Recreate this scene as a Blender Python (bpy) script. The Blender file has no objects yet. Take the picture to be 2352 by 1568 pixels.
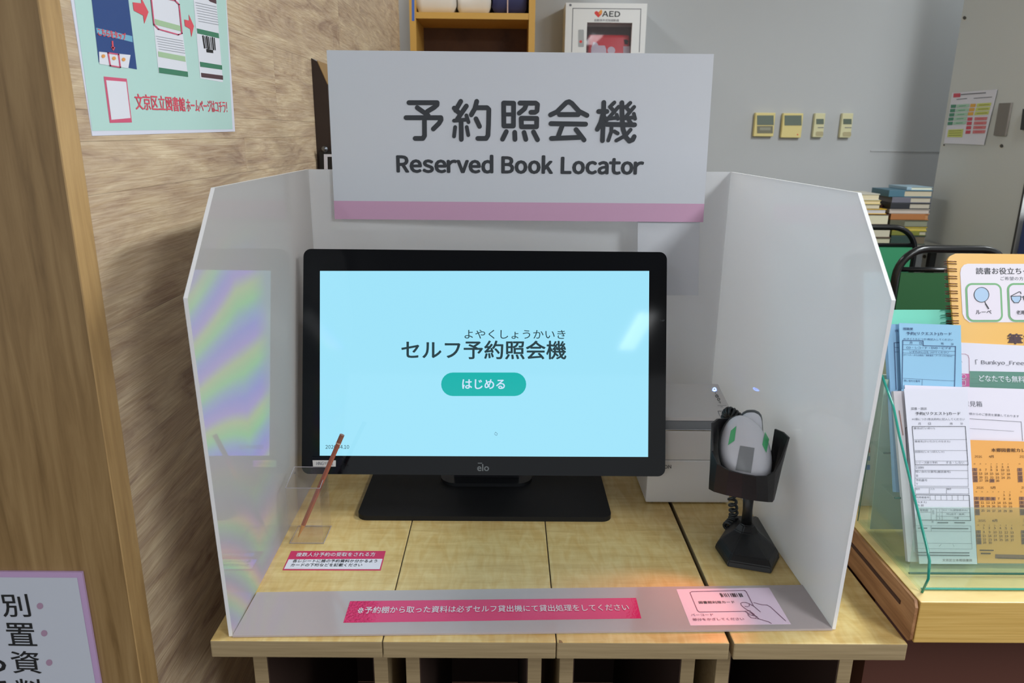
import bpy, bmesh, math, random
from mathutils import Vector, Matrix
from mathutils.geometry import tessellate_polygon
SC = bpy.context.scene
COL = SC.collection
random.seed(7)
V = Vector
# ------------------------------------------------------------------ camera
FPX, PW, PH = 1691.0, 2352, 1568
CAM = V((0, 0, 1.317))
_p, _y, _r = math.radians(15.85), math.radians(0.45), math.radians(0.59)
FW = V((math.sin(_y)*math.cos(_p), math.cos(_y)*math.cos(_p), -math.sin(_p)))
_rt0 = V((math.cos(_y), -math.sin(_y), 0)); _up0 = _rt0.cross(FW)
RT = _rt0*math.cos(_r) + _up0*math.sin(_r)
UP = RT.cross(FW)
cd = bpy.data.cameras.new('camera'); cd.sensor_width = 36; cd.lens = FPX*36/PW; cd.clip_start = .02; cd.clip_end = 60
cd.dof.use_dof = True; cd.dof.focus_distance = 1.18; cd.dof.aperture_fstop = 9.0
cam = bpy.data.objects.new('camera', cd); COL.objects.link(cam); SC.camera = cam
m = Matrix((RT, UP, -FW)).transposed().to_4x4(); m.translation = CAM; cam.matrix_world = m
# ------------------------------------------------------------------ world, lights, exposure
SC.view_settings.view_transform = 'Standard'; SC.view_settings.look = 'None'
SC.view_settings.gamma = 1.0; SC.view_settings.use_curve_mapping = False
SC.view_settings.exposure = 0.42
w = bpy.data.worlds.new('world'); SC.world = w; w.use_nodes = True
w.node_tree.nodes['Background'].inputs[0].default_value = (.93, .97, 1, 1)
w.node_tree.nodes['Background'].inputs[1].default_value = 0.62
SC.cycles.transparent_max_bounces = 32; SC.cycles.max_bounces = 10
def area(name, loc, sx, sy, power, col=(.94, .98, 1), rot=(0, 0, 0)):
    l = bpy.data.lights.new(name, 'AREA'); l.shape = 'RECTANGLE'; l.size = sx; l.size_y = sy; l.energy = power; l.color = col
    o = bpy.data.objects.new(name, l); COL.objects.link(o); o.location = loc; o.rotation_euler = rot
    return o
LAMPS = [(-1.4, -2.78), (1.16, -4.05), (1.75, -1.2), (1.75, 1.25), (3.0, 2.7), (-.29, 3.2), (-1.9, 2.9)]
LPOW = [16, 3, 58, 42, 22, 7, 7]
for (lx, ly), lp in zip(LAMPS, LPOW):
    area('ceiling_lamp_light', (lx, ly, 2.555), .5 if lx > 1.7 else .16, 1.15, lp)
T = 0.72
# ------------------------------------------------------------------ photo-plane maths
def ray(u, v): return FW + RT*((u-PW/2)/FPX) - UP*((v-PH/2)/FPX)
def onz(u, v, z): d = ray(u, v); return CAM + d*((z-CAM.z)/d.z)
def ony(u, v, y): d = ray(u, v); return CAM + d*((y-CAM.y)/d.y)
def onx(u, v, x): d = ray(u, v); return CAM + d*((x-CAM.x)/d.x)
# ------------------------------------------------------------------ materials
def s2l(c):
    return tuple(((x/255)/12.92 if x/255 <= .04045 else (((x/255)+.055)/1.055)**2.4) for x in c)
MATS = {}
def pbr(name, rgb, rough=.5, metal=0, spec=.5, **kw):
    if name in MATS: return MATS[name]
    mt = bpy.data.materials.new(name); mt.use_nodes = True; MATS[name] = mt
    b = mt.node_tree.nodes['Principled BSDF']
    b.inputs['Base Color'].default_value = (*s2l(rgb), 1); b.inputs['Roughness'].default_value = rough
    b.inputs['Metallic'].default_value = metal; b.inputs['Specular IOR Level'].default_value = spec
    for k, v in kw.items(): b.inputs[k].default_value = v
    return mt
def nn(mt, t, **kw):
    n = mt.node_tree.nodes.new(t)
    for k, v in kw.items():
        if hasattr(n, k): setattr(n, k, v)
        else: n.inputs[k].default_value = v
    return n
def lk(mt, a, b): mt.node_tree.links.new(a, b)
def ramp(mt, fac, stops):
    r = nn(mt, 'ShaderNodeValToRGB'); e = r.color_ramp.elements
    e[0].position = stops[0][0]; e[0].color = (*s2l(stops[0][1]), 1)
    e[1].position = stops[-1][0]; e[1].color = (*s2l(stops[-1][1]), 1)
    for p, c in stops[1:-1]:
        x = e.new(p); x.color = (*s2l(c), 1)
    lk(mt, fac, r.inputs[0]); return r
def wood(name, cols, scale=(1, 1, 1), rough=.4, nscale=6, distort=.5, bump=.02, spec=.4, cross=None, shift=False):
    mt = pbr(name, cols[1], rough, spec=spec); b = mt.node_tree.nodes['Principled BSDF']
    tc = nn(mt, 'ShaderNodeTexCoord'); mp = nn(mt, 'ShaderNodeMapping'); mp.inputs['Scale'].default_value = scale
    src = tc.outputs['Object']
    if shift:
        oi = nn(mt, 'ShaderNodeObjectInfo'); va = nn(mt, 'ShaderNodeVectorMath', operation='SCALE'); va.inputs[0].default_value = (3, 7, 5); lk(mt, oi.outputs['Random'], va.inputs['Scale'])
        vb = nn(mt, 'ShaderNodeVectorMath', operation='ADD'); lk(mt, src, vb.inputs[0]); lk(mt, va.outputs[0], vb.inputs[1]); src = vb.outputs[0]
    lk(mt, src, mp.inputs['Vector'])
    n1 = nn(mt, 'ShaderNodeTexNoise', Scale=nscale, Detail=7, Roughness=.62, Distortion=distort)
    lk(mt, mp.outputs[0], n1.inputs['Vector'])
    k = len(cols)-1
    r = ramp(mt, n1.outputs['Fac'], [(.32+.36*i/k, c) for i, c in enumerate(cols)])
    out = r.outputs[0]
    if cross:
        mp2 = nn(mt, 'ShaderNodeMapping'); mp2.inputs['Scale'].default_value = cross[0]
        lk(mt, src, mp2.inputs['Vector'])
        n2 = nn(mt, 'ShaderNodeTexNoise', Scale=cross[1], Detail=3, Roughness=.5, Distortion=1.2)
        lk(mt, mp2.outputs[0], n2.inputs['Vector'])
        r2 = ramp(mt, n2.outputs['Fac'], [(.35, cross[2]), (.65, (255, 255, 255))])
        mx = nn(mt, 'ShaderNodeMix', data_type='RGBA', blend_type='MULTIPLY'); mx.inputs[0].default_value = 1
        lk(mt, out, mx.inputs[6]); lk(mt, r2.outputs[0], mx.inputs[7]); out = mx.outputs[2]
    lk(mt, out, b.inputs['Base Color'])
    if bump:
        bp = nn(mt, 'ShaderNodeBump', Strength=.4, Distance=bump*.01); lk(mt, n1.outputs['Fac'], bp.inputs['Height']); lk(mt, bp.outputs[0], b.inputs['Normal'])
    return mt
def emis(name, rgb, strength=1.0, gloss=True):
    mt = pbr(name, (4, 6, 8), .12, spec=.35); b = mt.node_tree.nodes['Principled BSDF']
    b.inputs['Emission Color'].default_value = (*s2l(rgb), 1); b.inputs['Emission Strength'].default_value = strength
    return mt
WOODTOP = wood('maple_top', [(208, 180, 120), (220, 195, 134), (229, 206, 146)], (1.2, 9, 9), .33, 9, .4,
               cross=((14, 3.2, 6), 5, (244, 233, 216)))
WOODEDGE = wood('maple_edge', [(146, 128, 96), (160, 141, 107), (170, 150, 116)], (1.5, 30, 60), .45, 5, .2)
WOODCOUNTER = wood('counter_ply_edge', [(196, 158, 84), (212, 174, 98), (222, 186, 112)], (1.2, 10, 70), .4, 5, .2)
WOODTOP2 = wood('counter_top_veneer', [(214, 184, 120), (224, 195, 132), (230, 202, 142)], (2, 5, 5), .35, 5, .3)
WOODSIDE = wood('counter_end_grain', [(128, 86, 56), (160, 114, 76), (180, 134, 94)], (30, 1.6, 22), .5, 4, .4)
WOODBOARD = wood('oak_board', [(118, 92, 56), (142, 114, 74), (158, 130, 88)], (12, 12, .8), .42, 5, .5)
WOODSTRIP = wood('oak_edge_band', [(164, 132, 86), (184, 150, 100), (198, 164, 112)], (10, 10, 1), .42, 5, .3)
WALLWOOD = wood('grey_oak_laminate', [(168, 144, 124), (198, 176, 150), (214, 194, 164), (226, 208, 176)], (3, 1.3, 7.5), .5, 2.6, 1.9, bump=.25,
                cross=((20, 2.6, 95), 4, (226, 216, 206)), shift=True)
SHELFWOOD = pbr('shelf_beech', (205, 160, 78), .45)
SHELFBACK = wood('shelf_dark_back', [(62, 38, 26), (88, 58, 38), (100, 68, 44)], (2, 2, 2), .6, 2, .2)
REDBROWN = pbr('red_brown_panel', (84, 48, 37), .6)
GREYWALL = pbr('grey_wall_paint', (186, 189, 191), .65)
CABGREY = pbr('cabinet_enamel', (206, 209, 206), .5)
BLACKPL = pbr('black_plastic', (22, 22, 24), .38)
BLACKBASE = pbr('black_satin_base', (20, 21, 23), .55, spec=.3)
BLACKGL = pbr('black_glass_bezel', (6, 9, 14), .07, spec=.28)
BLACKTUBE = pbr('black_enamel_tube', (16, 17, 18), .25)
WHITEPL = pbr('white_plastic', (212, 212, 214), .32)
WHITEPL2 = pbr('scanner_white', (226, 226, 234), .22)
PRWHITE = pbr('printer_white', (214, 212, 210), .4)
SLOTGREY = pbr('slot_grey', (130, 133, 137), .22)
PAPER = pbr('white_paper', (226, 226, 236), .6)
PAPER2 = pbr('cream_pages', (206, 196, 172), .8)
SIGNW = pbr('sign_board_white', (206, 210, 218), .5)
SIGNPINK = pbr('sign_pink_band', (204, 160, 190), .5)
INK = pbr('dark_ink', (50, 54, 60), .6)
INKBLK = pbr('black_ink', (24, 26, 28), .6)
INKGREY = pbr('grey_ink', (110, 112, 122), .6)
FAINT = pbr('faint_ink', (160, 164, 170), .6)
INKNAVY = pbr('navy_ink', (34, 62, 110), .6)
INKRED = pbr('red_ink', (222, 78, 98), .6)
def thin_fresnel(mt, ior):
    """surface reflectance of a thin clear sheet, the same from both sides"""
    fr = nn(mt, 'ShaderNodeFresnel'); ge = nn(mt, 'ShaderNodeNewGeometry'); ma = nn(mt, 'ShaderNodeMath', operation='MULTIPLY_ADD')
    lk(mt, ge.outputs['Backfacing'], ma.inputs[0]); ma.inputs[1].default_value = 1/ior-ior; ma.inputs[2].default_value = ior
    lk(mt, ma.outputs[0], fr.inputs['IOR']); return fr
def mix_sheet(name, base, trans, rough, thin=False, ior=1.49):
    """milky acrylic: diffuse + translucent body under a clear reflecting surface"""
    mt = bpy.data.materials.new(name); mt.use_nodes = True; nt = mt.node_tree; nt.nodes.clear(); MATS[name] = mt
    out = nn(mt, 'ShaderNodeOutputMaterial')
    d = nn(mt, 'ShaderNodeBsdfDiffuse'); d.inputs['Color'].default_value = (*s2l(base), 1)
    tr = nn(mt, 'ShaderNodeBsdfTranslucent'); tr.inputs['Color'].default_value = (*s2l(base), 1)
    rf = nn(mt, 'ShaderNodeBsdfRefraction', IOR=1.03, Roughness=.42)
    mx = nn(mt, 'ShaderNodeMixShader'); mx.inputs[0].default_value = trans
    lk(mt, d.outputs[0], mx.inputs[1]); lk(mt, tr.outputs[0], mx.inputs[2])
    mr = nn(mt, 'ShaderNodeMixShader'); mr.inputs[0].default_value = .16
    lk(mt, mx.outputs[0], mr.inputs[1]); lk(mt, rf.outputs[0], mr.inputs[2])
    g = nn(mt, 'ShaderNodeBsdfGlossy', Roughness=rough); g.inputs['Color'].default_value = (1, 1, 1, 1)
    fr = thin_fresnel(mt, ior)
    ms = nn(mt, 'ShaderNodeMixShader'); lk(mt, fr.outputs[0], ms.inputs[0]); lk(mt, mr.outputs[0], ms.inputs[1]); lk(mt, g.outputs[0], ms.inputs[2])
    if thin:   # rainbow bands of the screen's reflection, painted into the gloss tint by position
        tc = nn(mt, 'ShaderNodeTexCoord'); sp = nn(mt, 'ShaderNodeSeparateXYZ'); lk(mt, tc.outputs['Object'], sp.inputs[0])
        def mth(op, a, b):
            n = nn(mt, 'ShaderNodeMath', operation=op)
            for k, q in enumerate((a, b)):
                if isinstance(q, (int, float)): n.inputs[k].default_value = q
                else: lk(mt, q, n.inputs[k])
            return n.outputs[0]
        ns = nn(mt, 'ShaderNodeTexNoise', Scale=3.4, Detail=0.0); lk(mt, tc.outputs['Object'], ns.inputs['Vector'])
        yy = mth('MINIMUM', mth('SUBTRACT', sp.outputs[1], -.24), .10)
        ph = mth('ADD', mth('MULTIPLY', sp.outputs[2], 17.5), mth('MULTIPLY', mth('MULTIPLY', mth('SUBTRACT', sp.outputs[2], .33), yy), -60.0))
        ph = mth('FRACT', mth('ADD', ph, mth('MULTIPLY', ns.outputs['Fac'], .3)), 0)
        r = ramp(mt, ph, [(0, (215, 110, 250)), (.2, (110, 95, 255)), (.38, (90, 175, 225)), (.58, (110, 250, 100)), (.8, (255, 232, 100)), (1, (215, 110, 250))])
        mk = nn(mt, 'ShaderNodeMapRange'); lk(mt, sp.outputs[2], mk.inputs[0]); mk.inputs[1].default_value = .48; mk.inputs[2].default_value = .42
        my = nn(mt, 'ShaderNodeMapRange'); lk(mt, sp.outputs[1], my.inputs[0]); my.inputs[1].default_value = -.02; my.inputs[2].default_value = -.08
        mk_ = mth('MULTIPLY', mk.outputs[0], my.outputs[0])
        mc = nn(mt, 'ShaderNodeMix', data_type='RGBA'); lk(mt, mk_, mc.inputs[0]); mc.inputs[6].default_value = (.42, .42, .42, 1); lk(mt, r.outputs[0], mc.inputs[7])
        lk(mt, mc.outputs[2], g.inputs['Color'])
    lk(mt, ms.outputs[0], out.inputs[0])
    return mt
MILKL = mix_sheet('milky_acrylic_rainbow_tint', (214, 211, 209), .36, .035, True, ior=2.0)
MILK = mix_sheet('milky_acrylic', (236, 238, 241), .42, .05, ior=1.36)
MILKB = mix_sheet('milky_acrylic_base', (214, 202, 203), .30, .10)
def clear(name, col, alpha, rough=.02):
    """thin clear acrylic: straight-through tinted transmission with surface reflection"""
    mt = bpy.data.materials.new(name); mt.use_nodes = True; nt = mt.node_tree; nt.nodes.clear(); MATS[name] = mt
    out = nn(mt, 'ShaderNodeOutputMaterial'); t = nn(mt, 'ShaderNodeBsdfTransparent'); t.inputs[0].default_value = (*s2l(col), 1)
    d = nn(mt, 'ShaderNodeBsdfDiffuse'); d.inputs[0].default_value = (*s2l(col), 1)
    m0 = nn(mt, 'ShaderNodeMixShader'); m0.inputs[0].default_value = alpha; lk(mt, t.outputs[0], m0.inputs[1]); lk(mt, d.outputs[0], m0.inputs[2])
    g = nn(mt, 'ShaderNodeBsdfGlossy', Roughness=rough); fr = thin_fresnel(mt, 1.38)
    ms = nn(mt, 'ShaderNodeMixShader'); lk(mt, fr.outputs[0], ms.inputs[0]); lk(mt, m0.outputs[0], ms.inputs[1]); lk(mt, g.outputs[0], ms.inputs[2])
    lk(mt, ms.outputs[0], out.inputs[0]); return mt
GREENAC = clear('green_tint_acrylic', (248, 253, 251), .02)
GREENLIP = clear('green_tint_front_lip', (236, 246, 241), .06)
GREENEDGE = pbr('green_acrylic_edge', (36, 150, 132), .15, spec=.7)
GREENEDGED = pbr('green_acrylic_edge_deep', (24, 92, 78), .2)
CLEARAC = clear('clear_acrylic', (254, 253, 253), .012)
CLEAREDGE = pbr('clear_acrylic_rim', (176, 170, 176), .2, Alpha=.6)
# ------------------------------------------------------------------ mesh helpers
def link(o): COL.objects.link(o); return o
def thing(name, label, cat, loc=(0, 0, 0), group=None):
    o = link(bpy.data.objects.new(name, None)); o.location = loc; o.empty_display_size = .05
    o['label'] = label; o['category'] = cat
    if group: o['group'] = group
    return o
def root_loc(p):
    l = V((0, 0, 0))
    while p is not None: l = l + V(p.location); p = p.parent
    return l
def obj(name, bm, mat, parent=None, smooth=False, label=None):
    """bm in world coordinates -> ONE mesh object under parent"""
    me = bpy.data.meshes.new(name)
    if isinstance(bm, tuple): me.from_pydata([tuple(x) for x in bm[0]], [], bm[1])
    else:
        bmesh.ops.recalc_face_normals(bm, faces=bm.faces[:]); bm.to_mesh(me); bm.free()
    l = root_loc(parent)
    if l.length > 0: me.transform(Matrix.Translation(-l))
    for mm in (mat if isinstance(mat, list) else [mat]): me.materials.append(mm)
    if smooth: me.polygons.foreach_set('use_smooth', [True]*len(me.polygons))
    o = link(bpy.data.objects.new(name, me))
    if parent: o.parent = parent
    if label: o['label'] = label
    return o
def tag(o, label, cat, group=None):
    o['label'] = label; o['category'] = cat
    if group: o['group'] = group
    return o
def struct(name, bm, mat, parent=None, **k):
    o = obj(name, bm, mat, parent, **k)
    if parent is None: o['kind'] = 'structure'
    return o
def box(x0, x1, y0, y1, z0, z1, bev=0, bm=None, seg=2):
    b = bm or bmesh.new()
    vs = [b.verts.new((x, y, z)) for x in (x0, x1) for y in (y0, y1) for z in (z0, z1)]
    fs = [(0, 1, 3, 2), (4, 6, 7, 5), (0, 4, 5, 1), (2, 3, 7, 6), (0, 2, 6, 4), (1, 5, 7, 3)]
    nf = [b.faces.new([vs[i] for i in f]) for f in fs]
    if bev:
        es = list({e for f in nf for e in f.edges})
        bmesh.ops.bevel(b, geom=es, offset=bev, segments=seg, affect='EDGES', profile=.6)
    return b
def prism(pts, d, bev=0, bm=None, seg=2):
    """closed polygon (3-D points) pushed along vector d"""
    b = bm or bmesh.new(); d = V(d)
    a = [b.verts.new(p) for p in pts]; c = [b.verts.new(V(p)+d) for p in pts]
    n = len(pts); tri = tessellate_polygon([[V(p) for p in pts]])
    if n <= 4 or bev: fl = [b.faces.new(a[::-1]), b.faces.new(c)]
    else:
        fl = [b.faces.new([a[i] for i in t]) for t in tri] + [b.faces.new([c[i] for i in reversed(t)]) for t in tri]
    for i in range(n): fl.append(b.faces.new((a[i], a[(i+1) % n], c[(i+1) % n], c[i])))
    if bev: bmesh.ops.bevel(b, geom=list({e for f in fl for e in f.edges}), offset=bev, segments=seg, affect='EDGES')
    return b
def tube(path, r, n=10, closed=False, bm=None, caps=True):
    b = bm or bmesh.new(); P = [V(p) for p in path]; rings = []
    rr = r if isinstance(r, (list, tuple)) else [r]*len(P)
    prev = None
    for i, p in enumerate(P):
        if closed: t = P[(i+1) % len(P)] - P[i-1]
        else: t = P[min(i+1, len(P)-1)] - P[max(i-1, 0)]
        t.normalize()
        if prev is None: a = t.orthogonal().normalized()
        else:
            a = prev - t*prev.dot(t); a = a.normalized() if a.length > 1e-6 else t.orthogonal().normalized()
        prev = a; c = t.cross(a)
        rings.append([b.verts.new(p + (a*math.cos(2*math.pi*k/n) + c*math.sin(2*math.pi*k/n))*rr[i]) for k in range(n)])
    m_ = len(rings)
    for i in range(m_ if closed else m_-1):
        q, s = rings[i], rings[(i+1) % m_]
        for k in range(n): b.faces.new((q[k], q[(k+1) % n], s[(k+1) % n], s[k]))
    if not closed and caps: b.faces.new(rings[0][::-1]); b.faces.new(rings[-1])
    return b
def lathe(prof, cx, cy, n=24, axis=None, origin=None, bm=None):
    """profile (r,z) round the vertical through cx,cy, or round axis through origin"""
    b = bm or bmesh.new(); rings = []
    A = V(axis).normalized() if axis else V((0, 0, 1)); O = V(origin) if origin else V((cx, cy, 0))
    a = A.orthogonal().normalized(); c = A.cross(a)
    for r, z in prof: rings.append([b.verts.new(O + A*z + (a*math.cos(2*math.pi*k/n) + c*math.sin(2*math.pi*k/n))*max(r, 1e-5)) for k in range(n)])
    for i in range(len(rings)-1):
        for k in range(n): b.faces.new((rings[i][k], rings[i][(k+1) % n], rings[i+1][(k+1) % n], rings[i+1][k]))
    b.faces.new(rings[0][::-1]); b.faces.new(rings[-1]); return b
def rrect(x0, y0, x1, y1, r, seg=6):
    """rounded rectangle as 2-D points"""
    out = []
    for cx, cy, a in ((x1-r, y1-r, 0), (x0+r, y1-r, 90), (x0+r, y0+r, 180), (x1-r, y0+r, 270)):
        for i in range(seg+1):
            t = math.radians(a + 90*i/seg); out.append((cx + r*math.cos(t), cy + r*math.sin(t)))
    return out
# ------------------------------------------------------------------ flat print on real planes
_tc = {}
def text_geo(s, bold=0.0, space=1.0):
    k = (s, bold, space)
    if k in _tc: return _tc[k]
    c = bpy.data.curves.new('t', 'FONT'); c.body = s; c.resolution_u = 3; c.space_character = space; c.offset = bold
    o = bpy.data.objects.new('t', c); COL.objects.link(o)
    dg = bpy.context.evaluated_depsgraph_get(); dg.update()
    me = bpy.data.meshes.new_from_object(o.evaluated_get(dg))
    vs = [(v.co.x, v.co.y) for v in me.vertices]; fs = [tuple(p.vertices) for p in me.polygons]
    bpy.data.objects.remove(o); bpy.data.curves.remove(c); bpy.data.meshes.remove(me)
    xs = [a for a, _ in vs] or [0, 1]; ys = [b for _, b in vs] or [0, 1]
    y0, y1 = min(ys), max(ys)
    if y1-y0 < .5: y0, y1 = -.03, .8
    _tc[k] = (vs, fs, min(xs), max(xs), y0, y1); return _tc[k]
NARROW = {'r': .03, 'v': .02, 't': .035, 'y': .02, 'T': .03, 'L': .075, 'k': .05}
def latin_geo(s, bold=0):
    k = ('lat', s)
    if k in _tc: return _tc[k]
    vs, fs = [], []; x = 0
    for ch in s:
        if ch == ' ': x += .36; continue
        if ch in '.,_-:': w_ = {'.': .09, '_': .5}.get(ch, .2)
        g = text_geo(chr(ord(ch)+0xFEE0)) if ch not in '._' else None
        sb = NARROW.get(ch, .065)
        if g is None:
            y = -.12 if ch == '_' else 0; o = len(vs); vs += [(x+.05, y), (x+.05+w_, y), (x+.05+w_, y+(.05 if ch == '_' else .1)), (x+.05, y+(.05 if ch == '_' else .1))]; fs.append((o, o+1, o+2, o+3)); x += w_+.1; continue
        o = len(vs); sl = .03 if ch in 'vyrt' else (.075 if ch not in 'oecdasC' else .05)
        vs += [(a-g[2]+x+sl, b) for a, b in g[0]]; fs += [tuple(i+o for i in f) for f in g[1]]
        x += sl + (g[3]-g[2]) + sb
    xs = [a for a, _ in vs]; ys = [b for _, b in vs]
    _tc[k] = (vs, fs, min(xs), max(xs), min(ys), max(ys)); return _tc[k]
class Plane:
    def __init__(s, p0, n, up=None):
        s.p0 = V(p0); s.n = V(n).normalized(); u = V(up or (0, 0, 1)); s.uy = (u - s.n*u.dot(s.n)).normalized(); s.ux = s.uy.cross(s.n)
    def hit(s, u, v): d = ray(u, v); return CAM + d*((s.p0-CAM).dot(s.n)/d.dot(s.n))
    def loc(s, u, v): q = s.hit(u, v) - s.p0; return (q.dot(s.ux), q.dot(s.uy))
    def w(s, a, b, off=0): return s.p0 + s.ux*a + s.uy*b + s.n*off
    def px(s, u, v): a = s.loc(u, v); b = s.loc(u+1, v); return math.hypot(b[0]-a[0], b[1]-a[1])
class Print:
    def __init__(s, plane, parent, base=.0004, cr=None):
        s.P = plane; s.par = parent; s.g = {}; s.base = base; s.cr = cr or (0, 0, 1)
    def crop(s, ox, oy, k): s.cr = (ox, oy, k); return s
    def q(s, p): return (s.cr[0]+p[0]/s.cr[2], s.cr[1]+p[1]/s.cr[2])
    def L(s, p): return s.P.loc(*s.q(p))
    def add(s, part, mat, vs, fs, layer):
        vv, ff = s.g.setdefault((part, mat.name), ([], [])); o = len(vv)
        vv += [s.P.w(a, b, s.base + layer*.00025) for a, b in vs]; ff += [tuple(i+o for i in f) for f in fs]
    def poly(s, pts, mat, part='printed_shape', layer=0, local=False):
        L = pts if local else [s.L(p) for p in pts]
        tr = tessellate_polygon([[V((a, b, 0)) for a, b in L]])
        s.add(part, mat, L, [tuple(t) for t in tr], layer)
    def rect(s, u0, v0, u1, v1, mat, part='printed_shape', layer=0):
        s.poly([(u0, v0), (u1, v0), (u1, v1), (u0, v1)], mat, part, layer)
    def rr(s, u0, v0, u1, v1, r, mat, part='printed_shape', layer=0):
        s.poly(rrect(u0, v0, u1, v1, r), mat, part, layer)
    def line(s, pts, wpx, mat, part='printed_lines', layer=1, closed=False):
        L = [V(p) for p in pts]; wd = wpx/2
        if closed: L.append(L[0])
        for a, b in zip(L, L[1:]):
            d = (b-a)
            if d.length < 1e-7: continue
            d.normalize(); n = V((-d.y, d.x))*wd; e = d*wd
            s.add(part, mat, [s.L(a-e+n), s.L(a-e-n), s.L(b+e-n), s.L(b+e+n)], [(0, 1, 2, 3)], layer)
    def stroke(s, pts, wpx, mat, part='lettering', layer=1):
        """brush line with round ends and joints"""
        L = [V(s.L(p)) for p in pts]; r = s.P.px(*s.q(pts[0]))*wpx/s.cr[2]/2
        for a, b in zip(L, L[1:]):
            d = (b-a); 
            if d.length < 1e-7: continue
            d.normalize(); a0 = math.atan2(d.y, d.x); vs = []
            for i in range(7): t = a0 + math.pi/2 + math.pi*i/6; vs.append((a.x+r*math.cos(t), a.y+r*math.sin(t)))
            for i in range(7): t = a0 - math.pi/2 + math.pi*i/6; vs.append((b.x+r*math.cos(t), b.y+r*math.sin(t)))
            s.k = getattr(s, 'k', 0)+1; s.add(part, mat, vs, [tuple(range(14))], layer+s.k*.03)
    def text(s, body, p0, p1, h, mat, part='lettering', bold=0.0, layer=1, space=1.0, nolat=False):
        lat = not nolat and all(ord(c) < 127 for c in body) and len(body) > 0 and '(' not in body
        if bold:
            bx = bold*h*.95; k_ = 0
            for dx, dy in ((-bx, 0), (bx, 0), (0, -bx*.8), (0, bx*.8), (-bx*.7, -bx*.6), (bx*.7, bx*.6), (-bx*.7, bx*.6), (bx*.7, -bx*.6)):
                s.text(body, (p0[0]+dx, p0[1]+dy), (p1[0]+dx, p1[1]+dy), h, mat, part, 0, layer+k_, space, nolat); k_ += .05
            return
        vs, fs, x0, x1, y0, y1 = latin_geo(body) if lat else text_geo(body, 0, space)
        A, B, Hh = V(s.L(p0)), V(s.L(p1)), V(s.L((p0[0], p0[1]-h)))
        X = B-A; n = V((-X.y, X.x)).normalized()*(Hh-A).length
        sh = (Hh-A)
        s.add(part, mat, [tuple(A + X*((a-x0)/(x1-x0)) + n*((b-y0)/(y1-y0))) for a, b in vs], fs, layer)
    def circle(s, c, r, mat, part='printed_shape', layer=0, n=20, ring=None):
        pts = [(c[0]+r*math.cos(2*math.pi*i/n), c[1]+r*math.sin(2*math.pi*i/n)) for i in range(n)]
        if ring: s.line(pts, ring, mat, part, layer, closed=True)
        else: s.poly(pts, mat, part, layer)
    def done(s):
        for (part, mn), (vs, fs) in s.g.items():
            obj(part, (vs, fs), MATS[mn], s.par)
def sheet(name, label, cat, plane, pts, mat, thick=.0008, group=None, local=False, loc=None):
    """a real sheet / board lying in a plane, outline from points; returns its Empty"""
    L = pts if local else [plane.loc(*p) for p in pts]
    W3 = [plane.w(a, b, 0) for a, b in L]
    lo = min(W3, key=lambda q: q.z) if loc is None else V(loc)
    t = thing(name, label, cat, lo, group)
    obj('sheet', prism(W3, -plane.n*thick), mat, t)
    return t

# ================================================================== SETTING
struct('floor', box(-3.2, 4.2, -6, 3.72, -.04, 0), wood('carpet_brown', [(58, 38, 30), (72, 48, 38), (84, 58, 46)], (1, 1, 1), .9, 60, 0))
struct('wall_rear', box(-3.2, 4.2, 3.6, 3.72, 0, 2.62), GREYWALL)
struct('ceiling', box(-3.2, 4.2, -6, 3.72, 2.62, 2.68), pbr('ceiling_white', (205, 205, 202), .8))
wl = struct('wall_left', box(-.49, -.4548, .804, 3.262, 0, 2.3), pbr('partition_core', (150, 130, 106), .7))
seam = [onx(535, 270, -.45).z, onx(180, 325, -.45).z, onx(200, 450, -.45).z]
zz = [2.299, 2.13, 1.96, 1.80, 1.655, seam[0]+.135, seam[0], seam[1], seam[2], seam[2]-.15, seam[2]-.30, seam[2]-.45, seam[2]-.6, seam[2]-.75, .33, .17, .001]
for i, (za, zb_) in enumerate(zip(zz, zz[1:])):
    ys = [.8045, .8045+[1.3, .7, 1.0, .5][i % 4], .8045+[2.2, 1.7, 2.05, 1.6][i % 4], 3.2615]
    for ya, yb_ in zip(ys, ys[1:]):
        obj('plank', box(-.4546, -.45, ya+.0001, yb_-.0001, zb_+.00016, za-.00016), WALLWOOD, wl)
struct('trim_1', box(1.72, 2.3, 3.5965, 3.6, 1.247, 1.253), GREYWALL)
t = thing('wooden_end_panel', 'tall brown oak end panel in front of the grained partition', 'panel', (-.75, .785, 0))
obj('face_board', box(-1.25, -.4512, .768, .803, 0, 2.3), WOODBOARD, t)
obj('edge_band', box(-.4512, -.4495, .7675, .8035, 0, 2.3), WOODSTRIP, t, label='lighter edge band of the panel')
for i, (lx, ly) in enumerate(LAMPS):
    where = ['behind the camera over the wooden end panel', 'farthest behind the camera', 'behind the camera to the right', 'above the book trucks', 'beside the right wall', 'above the beech bookcase', 'over the far corner behind the partition'][i]
    t = thing('ceiling_lamp', 'white ceiling batten lamp ' + where, 'lamp', (lx, ly, 2.62), 'ceiling lamps')
    obj('housing', box(lx-(.28 if lx > 1.7 else .1), lx+(.28 if lx > 1.7 else .1), ly-.62, ly+.62, 2.575, 2.62, .006), WHITEPL, t)
    obj('tube', tube([(lx-.04, ly-.57, 2.568), (lx-.04, ly+.57, 2.568)], .008, 8), emis('lamp_tube_glow', (250, 253, 255), 3), t)

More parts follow.
